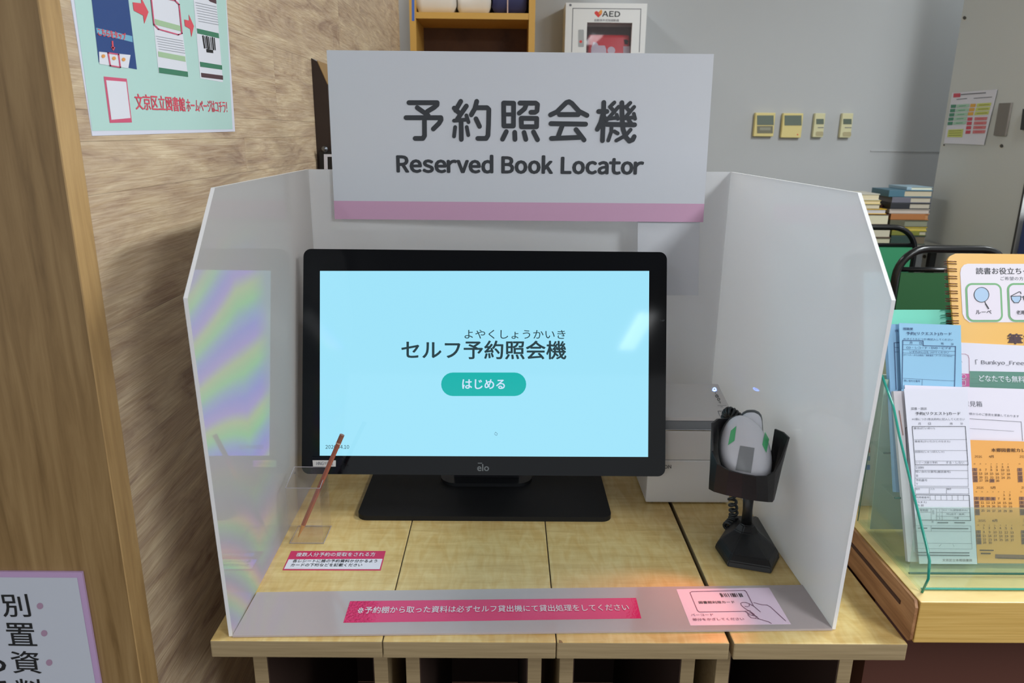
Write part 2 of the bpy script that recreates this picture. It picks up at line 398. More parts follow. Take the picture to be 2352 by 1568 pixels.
# ================================================================== SIDE TABLES
fx = [(-.357, -.1485), (-.1475, .0635), (.0645, .2755), (.281, .494)]
ord_ = ['leftmost of the four narrow maple side tables', 'second narrow maple side table from the left, under the monitor', 'third narrow maple side table from the left, chipped front corner', 'rightmost narrow maple side table, next to the counter']
for i, (a, b) in enumerate(fx):
    t = thing('side_table', ord_[i], 'table', ((a+b)/2, 1.07, 0), 'narrow maple side tables in a row')
    bm = box(a, b, .762, 1.40, T-.0235, T, .0018)
    bmesh.ops.recalc_face_normals(bm, faces=bm.faces[:]); me = bm
    o = obj('table_top', me, [WOODTOP, WOODEDGE], t)
    for p in o.data.polygons:
        if abs(p.normal.z) < .5: p.material_index = 1
    pa, pb = a+.0125, b-.0115
    for x0 in (pa, pb-.019):
        obj('side_panel', box(x0, x0+.019, .855, 1.39, .0, T-.024, .001), WOODEDGE, t)
    DARKIN = pbr('dark_interior_board', (62, 44, 36), .7)
    obj('lower_shelf', box(pa+.0205, pb-.0205, .90, 1.37, .12, .138), DARKIN, t)
    obj('back_panel', box(pa+.0195, pb-.0195, 1.372, 1.388, .138, T-.024), DARKIN, t)
    for x0 in (pa+.0191, pb-.0203): obj('inner_lining', box(x0, x0+.0012, .8565, 1.371, .1385, T-.0245), DARKIN, t)
    if i == 2:
        obj('chip', prism([onz(1284, 1469, T+.0002), onz(1290, 1471, T+.0002), onz(1293, 1476, T+.0002), onz(1284, 1475.5, T+.0002)], (0, 0, .0002)), pbr('chipped_core', (150, 120, 84), .8), t, label='worn chip on the front corner')
# ================================================================== COUNTER
t = thing('counter', 'pale wooden counter with brown grooved end beside the side tables', 'counter', (1.1, 1.1, 0))
bm = box(.5015, 1.75, .7645, 1.45, T+.0005, .778, .0015)
o = obj('counter_top', bm, [WOODTOP2, WOODCOUNTER], t)
for p in o.data.polygons:
    if abs(p.normal.z) < .6: p.material_index = 1
obj('end_cap', prism([(.4995, .768, T+.001), (.4995, .764, T+.006), (.4995, .764, T+.05), (.4995, .769, .7778), (.4995, 1.45, .7778), (.4995, 1.45, T+.001)], (-.0035, 0, 0)), WOODSIDE, t, label='brown end of the counter with a long groove')
obj('groove', box(.4948, .4962, .795, 1.44, T+.0335, T+.0385), pbr('groove_dark', (66, 36, 26), .7), t, label='dark routed groove')
obj('body_panel', box(.525, 1.75, .90, .93, .02, T), REDBROWN, t, label='red-brown front of the counter body')
obj('body_side', box(.525, .55, .93, 1.40, .02, T), REDBROWN, t)

# ================================================================== LEFT WALL ITEMS
PLW = Plane((-.4493, 1, 1), (1, 0, 0))
MINT = pbr('poster_mint', (186, 222, 214), .45)
t = thing('poster', 'mint green instruction poster taped to the grained wooden partition', 'poster', (-.4495, 1.05, 1.30))
a = PLW.loc(165, 0)
c0, c1 = PLW.loc(212, 312), PLW.loc(540, 302)
b0, b1 = PLW.loc(163, 0), PLW.loc(520, 0)
def ext(p, q, z): k = (z-p[1])/(q[1]-p[1]); return (p[0]+(q[0]-p[0])*k, z)
pts = [c0, c1, ext(c1, b1, .92), ext(c0, b0, .92)]
obj('paper_sheet', prism([PLW.w(x, y) for x, y in pts], (-.0006, 0, 0)), pbr('poster_border', (224, 226, 240), .4), t)
P = Print(PLW, t, .0002, (0, 0, 3.92))
P.poly([(640, -200), (828, 1178), (2093, 1163), (2022, -200)], MINT, 'printed_ground', 0)
NAVYB = pbr('phone_navy', (38, 72, 132), .45); ROSE = pbr('poster_red', (224, 84, 96), .5); PINKR = pbr('poster_pink', (214, 92, 124), .5)
PGREEN = pbr('poster_green', (62, 128, 98), .5); PLG = pbr('poster_light_green', (170, 200, 160), .5); PWHT = pbr('poster_white', (228, 230, 238), .5)
P.poly([(815, -60), (1145, -60), (1230, 625), (885, 560)], NAVYB, 'phone_picture', 1)
P.poly([(860, 250), (1185, 325), (1190, 380), (868, 300)], pbr('phone_blue', (120, 180, 206), .5), 'phone_picture', 2)
P.text('こちらをタップ', (880, 320), (1130, 365), 66, ROSE, bold=.03, layer=3)
P.poly([(886, 465), (1170, 495), (1150, 615), (890, 575)], PWHT, 'phone_picture', 2)
P.line([(965, 475), (1060, 490), (1075, 605), (985, 590)], 12, PINKR, 'printed_frame', 4, closed=True)
for x, y in ((922, 505), (1018, 525), (1105, 535)): P.circle((x, y), 17, pbr('icon_orange', (232, 160, 80), .5), 'icon', 4, 10)
P.line([(1005, 375), (1010, 430)], 14, ROSE, 'printed_arrow', 3); P.poly([(992, 420), (1030, 425), (1014, 458)], ROSE, 'printed_arrow', 3)
P.poly([(1190, 20), (1268, 30), (1265, -25), (1333, 108), (1295, 215), (1285, 140), (1200, 95)], ROSE, 'printed_arrow', 2)
P.poly([(1655, 175), (1700, 185), (1695, 128), (1742, 235), (1720, 335), (1708, 260), (1662, 235)], ROSE, 'printed_arrow', 2)
P.poly([(1352, -60), (1600, -60), (1690, 690), (1425, 655)], PWHT, 'page_picture', 1)
P.line([(1350, -60), (1380, 220), (1420, 262), (1600, 312), (1632, 300), (1605, 40), (1570, 5), (1500, -10)], 11, PINKR, 'printed_frame', 4)
P.poly([(1388, 170), (1620, 232), (1625, 282), (1395, 222)], PLG, 'page_picture', 2)
P.poly([(1418, 462), (1662, 508), (1668, 556), (1422, 510)], PLG, 'page_picture', 2)
P.poly([(1424, 606), (1686, 645), (1690, 692), (1428, 655)], PGREEN, 'page_picture', 2)
for k in range(6): P.line([(1402+k*5, 325+k*23), (1640+k*4, 368+k*22)], 4, FAINT, 'printed_lines', 3)
P.poly([(1735, -60), (1940, -60), (2005, 740), (1800, 705)], PWHT, 'page_picture', 1)
P.poly([(1768, 255), (1965, 300), (1970, 345), (1773, 300)], PGREEN, 'page_picture', 2)
P.poly([(1795, 555), (1995, 588), (1998, 628), (1800, 600)], PGREEN, 'page_picture', 2)
P.poly([(1806, 655), (2003, 680), (2005, 718), (1810, 694)], pbr('poster_maroon', (84, 56, 62), .5), 'page_picture', 2)
P.poly([(1810, -60), (1940, -60), (1945, 35), (1890, 15)], pbr('poster_maroon', (84, 56, 62), .5), 'page_picture', 2)
for k in range(8): P.line([(1757+k*4, 22+k*24), (1942+k*3, 62+k*23)], 4, FAINT, 'printed_lines', 3)
for k, wd in enumerate((12, 6, 14, 8, 5, 12, 8)): P.line([(1822+k*17, 325+k*3), (1838+k*16, 430+k*3)], wd, INKBLK, 'printed_barcode', 3)
P.poly([(1852, 440), (1912, 450), (1916, 478), (1856, 470)], INKBLK, 'printed_barcode', 3)
P.poly([(930, 688), (1138, 708), (1185, 1102), (985, 1106)], PINKR, 'printed_frame', 1)
P.poly([(950, 722), (1130, 736), (1170, 1062), (998, 1078)], PWHT, 'printed_frame', 2)
P.text('文京区立図書館', (1222, 985), (1668, 1004), 138, INKRED, bold=.014, layer=2)
P.text('ホームページはコチラ！', (1682, 1003), (2045, 1012), 108, INKRED, bold=.01, layer=2)
P.done()
# bottom-left sign on the end panel
PBS = Plane((-.6, .7645, 1), (0, -1, 0))
t = thing('notice_sign', 'white lilac-framed sign on the wooden end panel with large vertical lettering', 'sign', (-.75, .764, .5))
bd = [PBS.loc(188, 1314), PBS.loc(232, 1600), (PBS.loc(228, 1568)[0]-.0, -.58), (-.42, -.58), (-.42, PBS.loc(188, 1314)[1]+.003)]
LIL = pbr('lilac_frame', (190, 160, 200), .45); GW = pbr('sign_grey_white', (196, 202, 214), .45)
x1 = PBS.loc(188, 1314); 
obj('frame_board', prism([PBS.w(*x1), PBS.w(x1[0], -.6), PBS.w(-.5, -.6), PBS.w(-.5, x1[1])], (0, .003, 0)), LIL, t, label='lilac border of the sign')
P = Print(PBS, t, .0003, (0, 1168, 3.92))
a, b = P.L((695, 620)); a2, b2 = P.L((-900, 620))
P.poly([(a, b), (a, -.6), (a2-.1, -.6), (a2-.1, b)], GW, 'printed_ground', 0, local=True)
for s_, p0, p1, h in (('別', (38, 970), (285, 970), 200), ('置', (82, 1228), (338, 1232), 200), ('資', (125, 1475), (378, 1480), 195), ('料', (168, 1725), (420, 1732), 195)):
    P.text(s_, p0, p1, h, INKBLK, bold=.012)
for s_, p0, p1 in (('こ', (-250, 985), (-60, 985)), ('ち', (-210, 1215), (5, 1218)), ('ら', (-150, 1465), (65, 1468)), ('で', (-120, 1735), (100, 1738))):
    P.text(s_, p0, p1, 185, INKBLK, bold=.03)
for cx, cy in ((362, 873), (400, 1118), (445, 1382)): P.circle((cx, cy), 29, pbr('dot_mauve', (170, 140, 165), .5), 'printed_dot', 1)
P.done()
# dark wooden rack on the partition, behind the name sign
t = thing('wall_rack', 'dark brown wooden wall rack with slanted top, behind the big white sign', 'rack', (-.42, 1.85, 1.2))
pr = [onx(715, 137, -.4495), ony(733, 155, 1.79), ony(752, 192, 1.79), ony(775, 392, 1.79)]
pts = [V((-.4495, 1.79, 1.475)), V((-.437, 1.79, 1.468)), ony(752, 195, 1.79), V((ony(752, 195, 1.79).x+.0, 1.79, 1.20)), V((-.4495, 1.79, 1.20))]
obj('rack_body', prism(pts, (0, .10, 0)), pbr('dark_walnut', (48, 34, 28), .5), t)
q = [V(pts[1])+V((0, 0, .001)), V(pts[2])+V((0, 0, .001))]
obj('slanted_top', prism([q[0], q[1], q[1]+V((0, .10, 0)), q[0]+V((0, .10, 0))], (.001, 0, .0012)), pbr('walnut_top_lit', (150, 118, 72), .5), t, label='lit slanted top board')  # paler walnut: the light on the slanted top is put into its colour
t = thing('bracket_clip', 'silver ball clip with a small white frame below the dark wall rack', 'clip', (-.43, 1.78, 1.22))
c = ony(746, 342, 1.77)
bm = bmesh.new(); bmesh.ops.create_uvsphere(bm, u_segments=16, v_segments=10, radius=.0075, matrix=Matrix.Translation(c))
obj('ball', bm, pbr('dull_silver', (120, 124, 130), .35, 1), t, smooth=True)
pl = Plane((0, 1.775, 1), (0, -1, 0))
obj('black_back', prism([pl.hit(733, 348), pl.hit(775, 348), pl.hit(778, 395), pl.hit(736, 395)], (0, .012, 0)), BLACKPL, t)
obj('white_frame', prism([pl.w(*pl.loc(*p), .001) for p in [(744, 354), (775, 354), (775, 360), (752, 360), (753, 395), (745, 395)]], (0, .003, 0)), PAPER, t)

# ================================================================== REAR: bookcase, AED box, controls
sx0, sx1 = ony(941, 60, 3.28).x, ony(1229, 60, 3.28).x
zs = ony(1080, 27, 3.28).z
t = thing('bookcase', 'beech open bookcase with dark back against the grey rear wall', 'bookcase', ((sx0+sx1)/2, 3.43, 0))
pw = .026
obj('side_board', box(sx0, sx0+pw, 3.28, 3.595, 0, 2.15), SHELFWOOD, t); obj('side_board', box(sx1-pw, sx1, 3.28, 3.595, 0, 2.15), SHELFWOOD, t)
for z in (.12, .5, .86, 1.25, zs-.015, 2.12): obj('shelf', box(sx0+pw+.0005, sx1-pw-.0005, 3.282, 3.57, z-.012, z+.012), SHELFWOOD, t)
obj('back_board', box(sx0+pw, sx1-pw, 3.571, 3.595, 0, 2.15), SHELFBACK, t)
pl = Plane((0, 3.2795, 1), (0, -1, 0))
tag(obj('label_strip', prism([pl.hit(945, -80), pl.hit(951, -80), pl.hit(952, 48), pl.hit(946, 48)], (0, .0008, 0)), pbr('strip_blue', (70, 110, 190), .4)), 'blue label strip stuck on the left post of the beech bookcase', 'label strip')
z0 = zs-.0025
def bag(name, label, u0, u1, mat, h, y0=3.31, strap=None):
    x0, x1 = ony(u0, 20, y0+.05).x, ony(u1, 20, y0+.05).x
    t = thing(name, label, 'bag', ((x0+x1)/2, y0+.1, z0))
    bm = box(x0, x1, y0, y0+.2, z0, z0+h)
    bmesh.ops.subdivide_edges(bm, edges=bm.edges[:], cuts=5, use_grid_fill=True)
    cx, cy, cz = (x0+x1)/2, y0+.1, z0+h/2
    for v in bm.verts:
        dx, dy, dz = (v.co.x-cx)/((x1-x0)/2), (v.co.y-cy)/.1, (v.co.z-cz)/(h/2)
        k = 1 - .10*(abs(dx)**4*abs(dz)**4) - .06*abs(dz)**6
        v.co.x = cx+(v.co.x-cx)*k + random.uniform(-.003, .003); v.co.y = cy+(v.co.y-cy)*(1-.18*abs(dz)**3) + random.uniform(-.004, .004)
        if dz > -.95: v.co.z += random.uniform(-.004, .004)
    obj('bag_body', bm, mat, t, smooth=True)
    if strap: obj('tie', box(strap-.0025, strap+.0025, y0-.004, y0+.19, z0+.001, z0+h+.006), pbr('tie_string', (196, 170, 160), .6), t)
    return t
BAGW = pbr('plastic_bag_white', (226, 222, 214), .35)
bag('plastic_bag', 'crumpled white plastic bag at the left on the upper bookcase shelf', 958, 1050, BAGW, .16)
bag('paper_bundle', 'white wrapped bundle in the middle of the upper bookcase shelf', 1052, 1128, BAGW, .15)
bag('cloth_bundle', 'navy blue tied bundle at the right on the upper bookcase shelf', 1131, 1210, pbr('navy_cloth', (40, 44, 88), .6), .14, strap=ony(1166, 20, 3.31).x)
# AED cabinet
pf = Plane((0, 3.44, 1), (0, -1, 0))
c = [pf.loc(1300, 6), pf.loc(1487, 8)]
ax0, ax1, az1 = c[0][0], c[1][0], pf.w(*c[0]).z; az0 = az1-.50
t = thing('defibrillator_cabinet', 'white wall cabinet marked AED with a red case behind its window', 'cabinet', ((ax0+ax1)/2, 3.52, az0))
wx0, wx1 = pf.loc(1347, 100)[0], pf.loc(1450, 100)[0]; wz1 = pf.w(*pf.loc(1400, 52)).z; wz0 = wz1-.28
AW = pbr('cabinet_white', (236, 238, 238), .35)
bm = box(ax0, ax1, 3.46, 3.598, az0, az0+.02); box(ax0, ax1, 3.46, 3.598, az1-.02, az1, bm=bm); box(ax0, ax0+.02, 3.46, 3.598, az0+.02, az1-.02, bm=bm); box(ax1-.02, ax1, 3.46, 3.598, az0+.02, az1-.02, bm=bm); box(ax0+.02, ax1-.02, 3.585, 3.598, az0+.02, az1-.02, bm=bm)
obj('case', bm, AW, t)
bm = box(ax0, wx0, 3.44, 3.459, az0, az1); box(wx1, ax1, 3.44, 3.459, az0, az1, bm=bm); box(wx0, wx1, 3.44, 3.459, wz1, az1, bm=bm); box(wx0, wx1, 3.44, 3.459, az0, wz0, bm=bm)
obj('door', bm, AW, t)
obj('window_pane', box(wx0, wx1, 3.449, 3.451, wz0, wz1), clear('cabinet_glass', (248, 246, 248), .03), t)
obj('lining', box(wx0-.02, wx1+.02, 3.575, 3.584, wz0-.02, wz1), pbr('cabinet_lining', (96, 84, 84), .6), t)
P = Print(pf, t, .0006, (1200, 0, 4.704))
P.line([(545, 90), (1280, 98), (1262, 560)], 7, INKGREY, 'door_gap'); P.line([(545, 90), (532, 560)], 7, INKGREY, 'door_gap')
P.text('AED', (862, 178), (1052, 182), 58, INKBLK, bold=.03)
P.text('自動体外式除細動器', (778, 232), (1043, 235), 28, INKGREY)
HR = pbr('heart_red', (226, 60, 54), .4)
P.poly([(820, 190), (782, 152), (778, 135), (790, 120), (808, 120), (820, 134), (836, 116), (852, 118), (860, 135), (855, 155)], HR, 'heart_mark')
P.poly([(822, 150), (835, 118), (850, 102), (862, 118), (860, 140), (840, 158)], pbr('heart_orange', (240, 160, 60), .4), 'heart_mark', 1)
P.rr(602, 320, 664, 508, 12, pbr('handle_grey', (172, 176, 178), .35), 'door_handle', 0)
P.circle((630, 450), 15, HR, 'handle_button', 1); P.circle((518, 55), 14, INKGREY, 'lock', 1, 10)
P.done()
t = thing('rescue_kit', 'red defibrillator case standing inside the white cabinet', 'case', ((wx0+wx1)/2, 3.53, wz0))
zk = ony(1400, 80, 3.5).z; kx0, kx1 = ony(1350, 90, 3.49).x, ony(1447, 90, 3.49).x
REDK = pbr('kit_red', (226, 44, 60), .4)
obj('kit_body', box(kx0, kx1, 3.485, 3.565, az0+.021, zk, .015, seg=3), REDK, t, smooth=True)
pk = Plane((0, 3.4845, 1), (0, -1, 0)); P = Print(pk, t, .0004, (1200, 0, 4.704))
P.poly([(742, 700), (742, 520), (765, 455), (805, 460), (820, 490), (890, 492), (905, 530), (905, 700)], pbr('kit_white', (222, 218, 232), .5), 'printed_figure')
P.circle((960, 545), 42, pbr('kit_white', (222, 218, 232), .5), 'printed_figure'); P.rect(1090, 500, 1160, 700, pbr('kit_white', (222, 218, 232), .5), 'printed_figure')
P.poly([(1095, 430), (1120, 425), (1145, 440), (1135, 480), (1105, 478)], INKBLK, 'latch'); P.done()
# wall controls
CREAM = pbr('aged_cream', (226, 210, 140), .45); CREAMG = pbr('aged_cream_light', (216, 212, 170), .45); LCD = pbr('lcd_dark', (104, 116, 104), .25)
pwl = Plane((0, 3.575, 1), (0, -1, 0))
def control(label, u0, u1, v0, v1, kind):
    a, b = pwl.loc(u0, v1), pwl.loc(u1, v0)
    A, B = pwl.w(*a), pwl.w(*b)
    t = thing('wall_control', label, 'control panel', ((A.x+B.x)/2, 3.59, A.z), 'cream wall controls')
    obj('housing', box(A.x, B.x, 3.576, 3.598, A.z, B.z, .003), CREAM if kind < 2 else CREAMG, t)
    w_, h_ = u1-u0, v1-v0
    P = Print(pwl, t, .0004)
    if kind == 0:
        P.rect(u0+8, v0+6, u1-5, v0+.52*h_, LCD, 'display'); P.rect(u0+8, v0+.56*h_, u1-7, v1-7, pbr('keypad_grey', (120, 118, 96), .5), 'keypad'); P.rect(u0+14, v0+.62*h_, u1-12, v1-14, pbr('keypad_light', (150, 150, 132), .5), 'keypad', 1)
    elif kind == 1:
        P.rect(u0+8, v0+5, u1-5, v0+.5*h_, LCD, 'display'); P.circle((u1-14, v1-7), 1.6, HR, 'button', 1, 8)
    else:
        P.rect(u0+8, v0+13, u1-5, v0+25, LCD, 'display'); P.line([(u0+12, v0+33), (u1-6, v0+33)], 1.5, INKGREY, 'printed_lines'); P.rr(u0+7, v1-13, u1-6, v1-3, 3, pbr('key_beige', (180, 170, 132), .5), 'button')
    P.done()
control('cream wall control panel with dark screen and keypad, nearest the sign', 1731, 1782, 259, 313, 0)
control('cream wall control panel with dark screen over a blank cover', 1794, 1846, 260, 316, 1)
control('slim cream wall switch just right of the two large panels', 1867, 1897, 260, 315, 2)
control('slim cream wall switch nearest the grey steel cabinet', 1929, 1961, 260, 316, 2)

# ================================================================== STEEL CABINET at right
XC = 1.821
t = thing('steel_cabinet', 'tall grey steel cabinet with bolt holes near the right edge', 'cabinet', (XC+.3, 2.5, 0))
obj('body', box(XC, XC+.9, 2.63, 3.20, 0, 2.2, .003), CABGREY, t)
pc = Plane((XC-.0001, 2.5, 1), (-1, 0, 0)); P = Print(pc, t, .0004)
HOLE = pbr('hole_dark', (70, 66, 58), .6); HRIM = pbr('hole_rim', (212, 208, 196), .4)
for u, v in ((2215, 42), (2300, 336), (2123, 590), (2168, 334)):
    P.circle((u, v), 5.5 if u != 2168 else 2.5, HRIM, 'bolt_hole', 0, 12); P.circle((u+.8, v-1), 4.2 if u != 2168 else 2, HOLE, 'bolt_hole', 1, 12)
P.done()
obj('door_gap', box(XC-.0008, XC-.0001, 2.630, 2.640, 0, 2.2), pbr('cabinet_gap', (60, 60, 60), .6), t)
pn = Plane((XC-.010, 2.6, 1.4), (-1, 0, 0))
t = thing('notice_sheet', 'white notice with green, orange and red boxes, curling off the steel cabinet', 'notice', (XC-.005, 2.6, 1.29))
A, B, Cc, D = [pn.loc(*p) for p in ((2184, 213), (2287, 205), (2256, 333), (2165, 329))]
# curled sheet: grid whose right lower side lifts from the cabinet
N = 8; vs = []; fs = []
for j in range(N+1):
    for i in range(N+1):
        s_, r_ = i/N, j/N
        a = V(A).lerp(V(B), s_); b = V(D).lerp(V(Cc), s_); q = a.lerp(b, r_)
        vs.append(pn.w(q.x, q.y, -.006))
for j in range(N):
    for i in range(N): k = j*(N+1)+i; fs.append((k, k+1, k+N+2, k+N+1))
o = obj('sheet', (vs, fs), PAPER, t)
md = o.modifiers.new('s', 'SOLIDIFY'); md.thickness = .0006
P = Print(pn, t, -.0046, (2150, 190, 9.8))
G1, G2 = pbr('box_green', (70, 140, 112), .5), pbr('box_pale_green', (168, 208, 184), .5)
O1, Y1 = pbr('box_orange', (226, 170, 66), .5), pbr('box_yellow', (206, 214, 110), .5)
R1, R2 = pbr('box_red', (206, 70, 90), .5), pbr('box_pink', (214, 124, 128), .5)
P.poly([(370, 240), (525, 235), (518, 322), (360, 332)], R1)
P.line([(545, 265), (1085, 225)], 22, INKGREY, 'printed_lines'); P.line([(445, 375), (665, 355)], 16, INKGREY); P.line([(830, 350), (1225, 320)], 16, INKGREY)
for k in range(5):
    y = 495+k*96; x = 310-k*18
    P.poly([(x, y), (x+118, y-5), (x+104, y+70), (x-8, y+75)], G1); P.poly([(x+135, y-5), (x+420, y-20), (x+400, y+55), (x+118, y+70)], G2); P.line([(x+190, y+30), (x+330, y+22)], 12, G1)
for k in range(3):
    y = 475+k*94; x = 750-k*25; P.poly([(x, y), (x+120, y-5), (x+104, y+70), (x-14, y+75)], O1); P.poly([(x+150, y-8), (x+470, y-28), (x+448, y+48), (x+132, y+68)], Y1); P.line([(x+195, y+28), (x+420, y+15)], 12, pbr('olive_ink', (120, 120, 60), .6))
for k in range(4):
    y = 780+k*98; x = 685-k*14; P.poly([(x, y), (x+110, y-3), (x+98, y+72), (x-12, y+74)], R1); P.poly([(x+160, y-5), (x+445, y-10), (x+425, y+62), (x+148, y+68)], R2); P.line([(x+215, y+32), (x+350, y+28)], 12, R1)
P.poly([(250, 1055), (590, 1040), (560, 1225), (225, 1220)], Y1)
for k in range(3): P.line([(275-k*4, 1085+k*50), (545-k*6, 1078+k*50)], 12, pbr('olive_ink', (120, 120, 60), .6))
P.done()
pp = Plane((XC-.008, 2.5, 1.3), (-1, 0, 0))
pts = [pp.hit(2294, 237), pp.hit(2322, 236), pp.hit(2308, 312), pp.hit(2281, 311)]
tag(obj('cover_plate', prism(pts, (.0075, 0, 0), .001), pbr('plate_grey', (122, 116, 110), .4)), 'grey rectangular cover plate on the steel cabinet beside the coloured notice', 'plate')
tag(obj('door_handle', prism([pp.hit(2349, 250), pp.hit(2375, 250), pp.hit(2368, 300), pp.hit(2343, 298)], (.0075, 0, 0)), BLACKPL), 'black handle on the steel cabinet at the right frame edge', 'handle')
xb = ony(2346, 520, 2.6).x
tag(obj('storage_box', box(xb, xb+.4, 2.3, 2.6, 0, ony(2350, 490, 2.3).z, .01), pbr('box_navy', (40, 60, 120), .5)), 'navy blue storage box right of the grey steel cabinet', 'box')

# ================================================================== BOOK TRUCKS
def truck(label, x0, x1, y0, y1, ztop, zrail, zpan, green, dark, name='book_truck', shelf_z=(), rad=.0125, zlow=.2, rear_top=.8):
    t = thing(name, label, 'cart', ((x0+x1)/2, (y0+y1)/2, 0), 'green book trucks')
    G = pbr(green[0], green[1], .5); Gd = pbr(dark[0], dark[1], .5)
    for y in (y0, y1):
        if y == y1: ztop, zrail, zpan = rear_top, rear_top-.05, rear_top-.06
        r = .09; pts = [(x0, y, .1)] + [(x0, y, ztop-r)]
        for k in range(1, 9): a = math.pi/2*k/8; pts.append((x0+r-r*math.cos(a), y, ztop-r+r*math.sin(a)))
        for k in range(0, 9): a = math.pi/2*k/8; pts.append((x1-r+r*math.sin(a), y, ztop-r+r*math.cos(a)))
        pts.append((x1, y, .1))
        obj('tube_frame', tube(pts, rad, 12), BLACKTUBE, t, smooth=True)
        obj('cross_rail', tube([(x0+rad, y, zrail), (x1-rad, y, zrail)], .008, 8), BLACKTUBE, t, smooth=True)
        obj('end_panel', box(x0+rad+.001, x1-rad-.001, y-.004, y+.004, zlow if y == y0 else .15, zpan), Gd if y == y0 else G, t, label='green sheet end panel')
        for x in (x0, x1):
            obj('caster', lathe([(.012, -.012), (.03, -.012), (.03, .012), (.012, .012)], 0, 0, 14, (1, 0, 0), (x, y, .031)), BLACKPL, t)
            obj('caster_fork', box(x-.016, x+.016, y-.01, y+.01, .055, .1), pbr('zinc', (150, 150, 150), .4, 1), t)
    for z in shelf_z: obj('shelf', box(x0+.014, x1-.014, y0+.005, y1-.005, z-.008, z), G, t)
    return t
zt = ony(2050, 522, 2.68).z; xr = ony(2101, 570, 2.68).x
zsh = ony(2050, 563, 3.04).z; zra = ony(2050, 563, 2.68).z; zpl = ony(2030, 655, 2.68).z
truck('green book truck with curved black tube handle, in front of the piled books', xr-.50, xr, 2.68, 3.0, zt, zra, zra-.006, ('truck_green', (48, 134, 92)), ('truck_green', (48, 134, 92)), shelf_z=(ony(2030, 716, 2.69).z, .3), rad=.0105, zlow=zpl, rear_top=.55)
zt2 = ony(2200, 572, 2.3).z; xl = ony(2056, 640, 2.3).x; xr2 = ony(2312, 620, 2.3).x
zr2 = ony(2130, 619, 2.3).z
truck('nearer dark green book truck with black tube handle, behind the yellow booklet', xl, xr2, 2.3, 2.6, zt2, zr2, zr2-.01, ('truck_mid_green', (40, 104, 60)), ('truck_dark_green', (30, 84, 44)), shelf_z=(.60, .3), rear_top=.55)
tag(obj('storage_crate', box(1.00, 1.212, 2.15, 2.5, .0, ony(2025, 720, 2.3).z, .01), pbr('crate_dark', (30, 34, 44), .6)), 'dark crate standing low beside the nearer book truck', 'crate')
t = thing('low_table', 'low table by the rear wall carrying the piles of books', 'table', (1.5, 3.3, 0))
obj('table_top', box(1.15, 1.812, 3.03, 3.58, zsh-.025, zsh), pbr('table_grey', (120, 118, 108), .5), t)
for x in (1.17, 1.77):
    for y in (3.05, 3.54): obj('leg', box(x, x+.025, y, y+.025, 0, zsh-.0255), BLACKTUBE, t)

# books: (u0,v0,u1,v1, split u between spine and pages or None, cover, pages)
BK = {}
def book(label, u0, v0, u1, v1, y, cover, pages=(206, 196, 172), spine=None, d=.15, grp='piled books on the low table', zbase=None):
    x0, x1 = ony(u0, (v0+v1)/2, y).x, ony(u1, (v0+v1)/2, y).x
    z1, z0 = ony((u0+u1)/2, v0, y).z, ony((u0+u1)/2, v1, y).z
    if zbase is not None: z0 = zbase
    t = thing('book', label, 'book', ((x0+x1)/2, y+d/2, z0), grp)
    Cm = pbr('cover_%d_%d_%d' % cover, cover, .5); Pm = pbr('pages_%d_%d_%d' % pages, pages, .85)
    th = min(.003, (z1-z0)*.12)
    bm = box(x0, x1, y, y+d, z0, z0+th); box(x0, x1, y, y+d, z1-th, z1, bm=bm)
    obj('cover', bm, Cm, t)
    xs = ony(spine, (v0+v1)/2, y).x if spine else x0+.004
    obj('spine', box(x0-.0005, xs, y-.001, y+d+.0005, z0+.0002, z1-.0002, .002), Cm, t)
    obj('page_block', box(xs+.0002, x1-.003, y+.003, y+d-.003, z0+th, z1-th), Pm, t)
    return z0
yb = 3.06
book('pale blue thin book, topmost of the right pile', 2083, 429.5, 2143, 436.5, yb+.01, (150, 176, 190), (214, 216, 196), 2094)
book('thick teal book second from the top of the right pile', 2042, 437, 2142, 452.5, yb, (72, 112, 130), (192, 182, 158), 2078)
book('grey hardcover third from the top of the right pile', 2049, 453, 2139, 466, yb, (104, 104, 116), (186, 178, 160), 2092)
book('black hardcover with silver spine mark in the right pile', 2045.5, 466.5, 2137, 480, yb, (40, 42, 48), (182, 174, 158), 2090)
book('greyish pink magazine stack under the black hardcover', 2043, 480.5, 2136, 490.5, yb, (176, 166, 156), (186, 174, 164))
book('orange brown book in the middle of the right pile', 2046, 491, 2134, 505, yb, (166, 108, 62), (172, 124, 80), 2125)
book('dark grey-green book under the orange brown one', 2044, 505.5, 2132, 521, yb, (92, 90, 72), (130, 132, 112), 2078)
book('yellow-edged book low in the right pile', 2050, 521.5, 2130, 530, yb, (208, 184, 60), (176, 160, 80))
book('olive green book with pale edge low in the right pile', 2048, 530.5, 2128, 540.5, yb, (116, 120, 50), (170, 164, 140), 2112)
book('dark book at the bottom of the right pile', 2046, 541, 2126, 562.5, yb, (44, 66, 60), (98, 88, 70), 2100, zbase=zsh+.0003)
book('cream paperback on top of the left pile', 1957, 445, 2021, 459.5, yb, (204, 200, 186), (220, 208, 176))
book('pale yellow paperback second in the left pile', 1959, 460, 2024, 468.5, yb, (220, 198, 120), (224, 206, 160))
book('cream book with dark joint third in the left pile', 1963, 469, 2022, 479.5, yb, (160, 150, 128), (212, 202, 176))
book('white magazine with bright yellow edge in the left pile', 1968, 480, 2036, 491.5, yb, (226, 180, 40), (200, 196, 196))
book('thick book with brown spine and cream pages in the left pile', 1968, 492, 2042, 516, yb, (92, 62, 56), (212, 206, 178), 1994)
book('book behind the truck rail with cream pages in the left pile', 1985, 516.5, 2046.5, 545.5, yb, (88, 66, 54), (196, 190, 168), 1999.5)
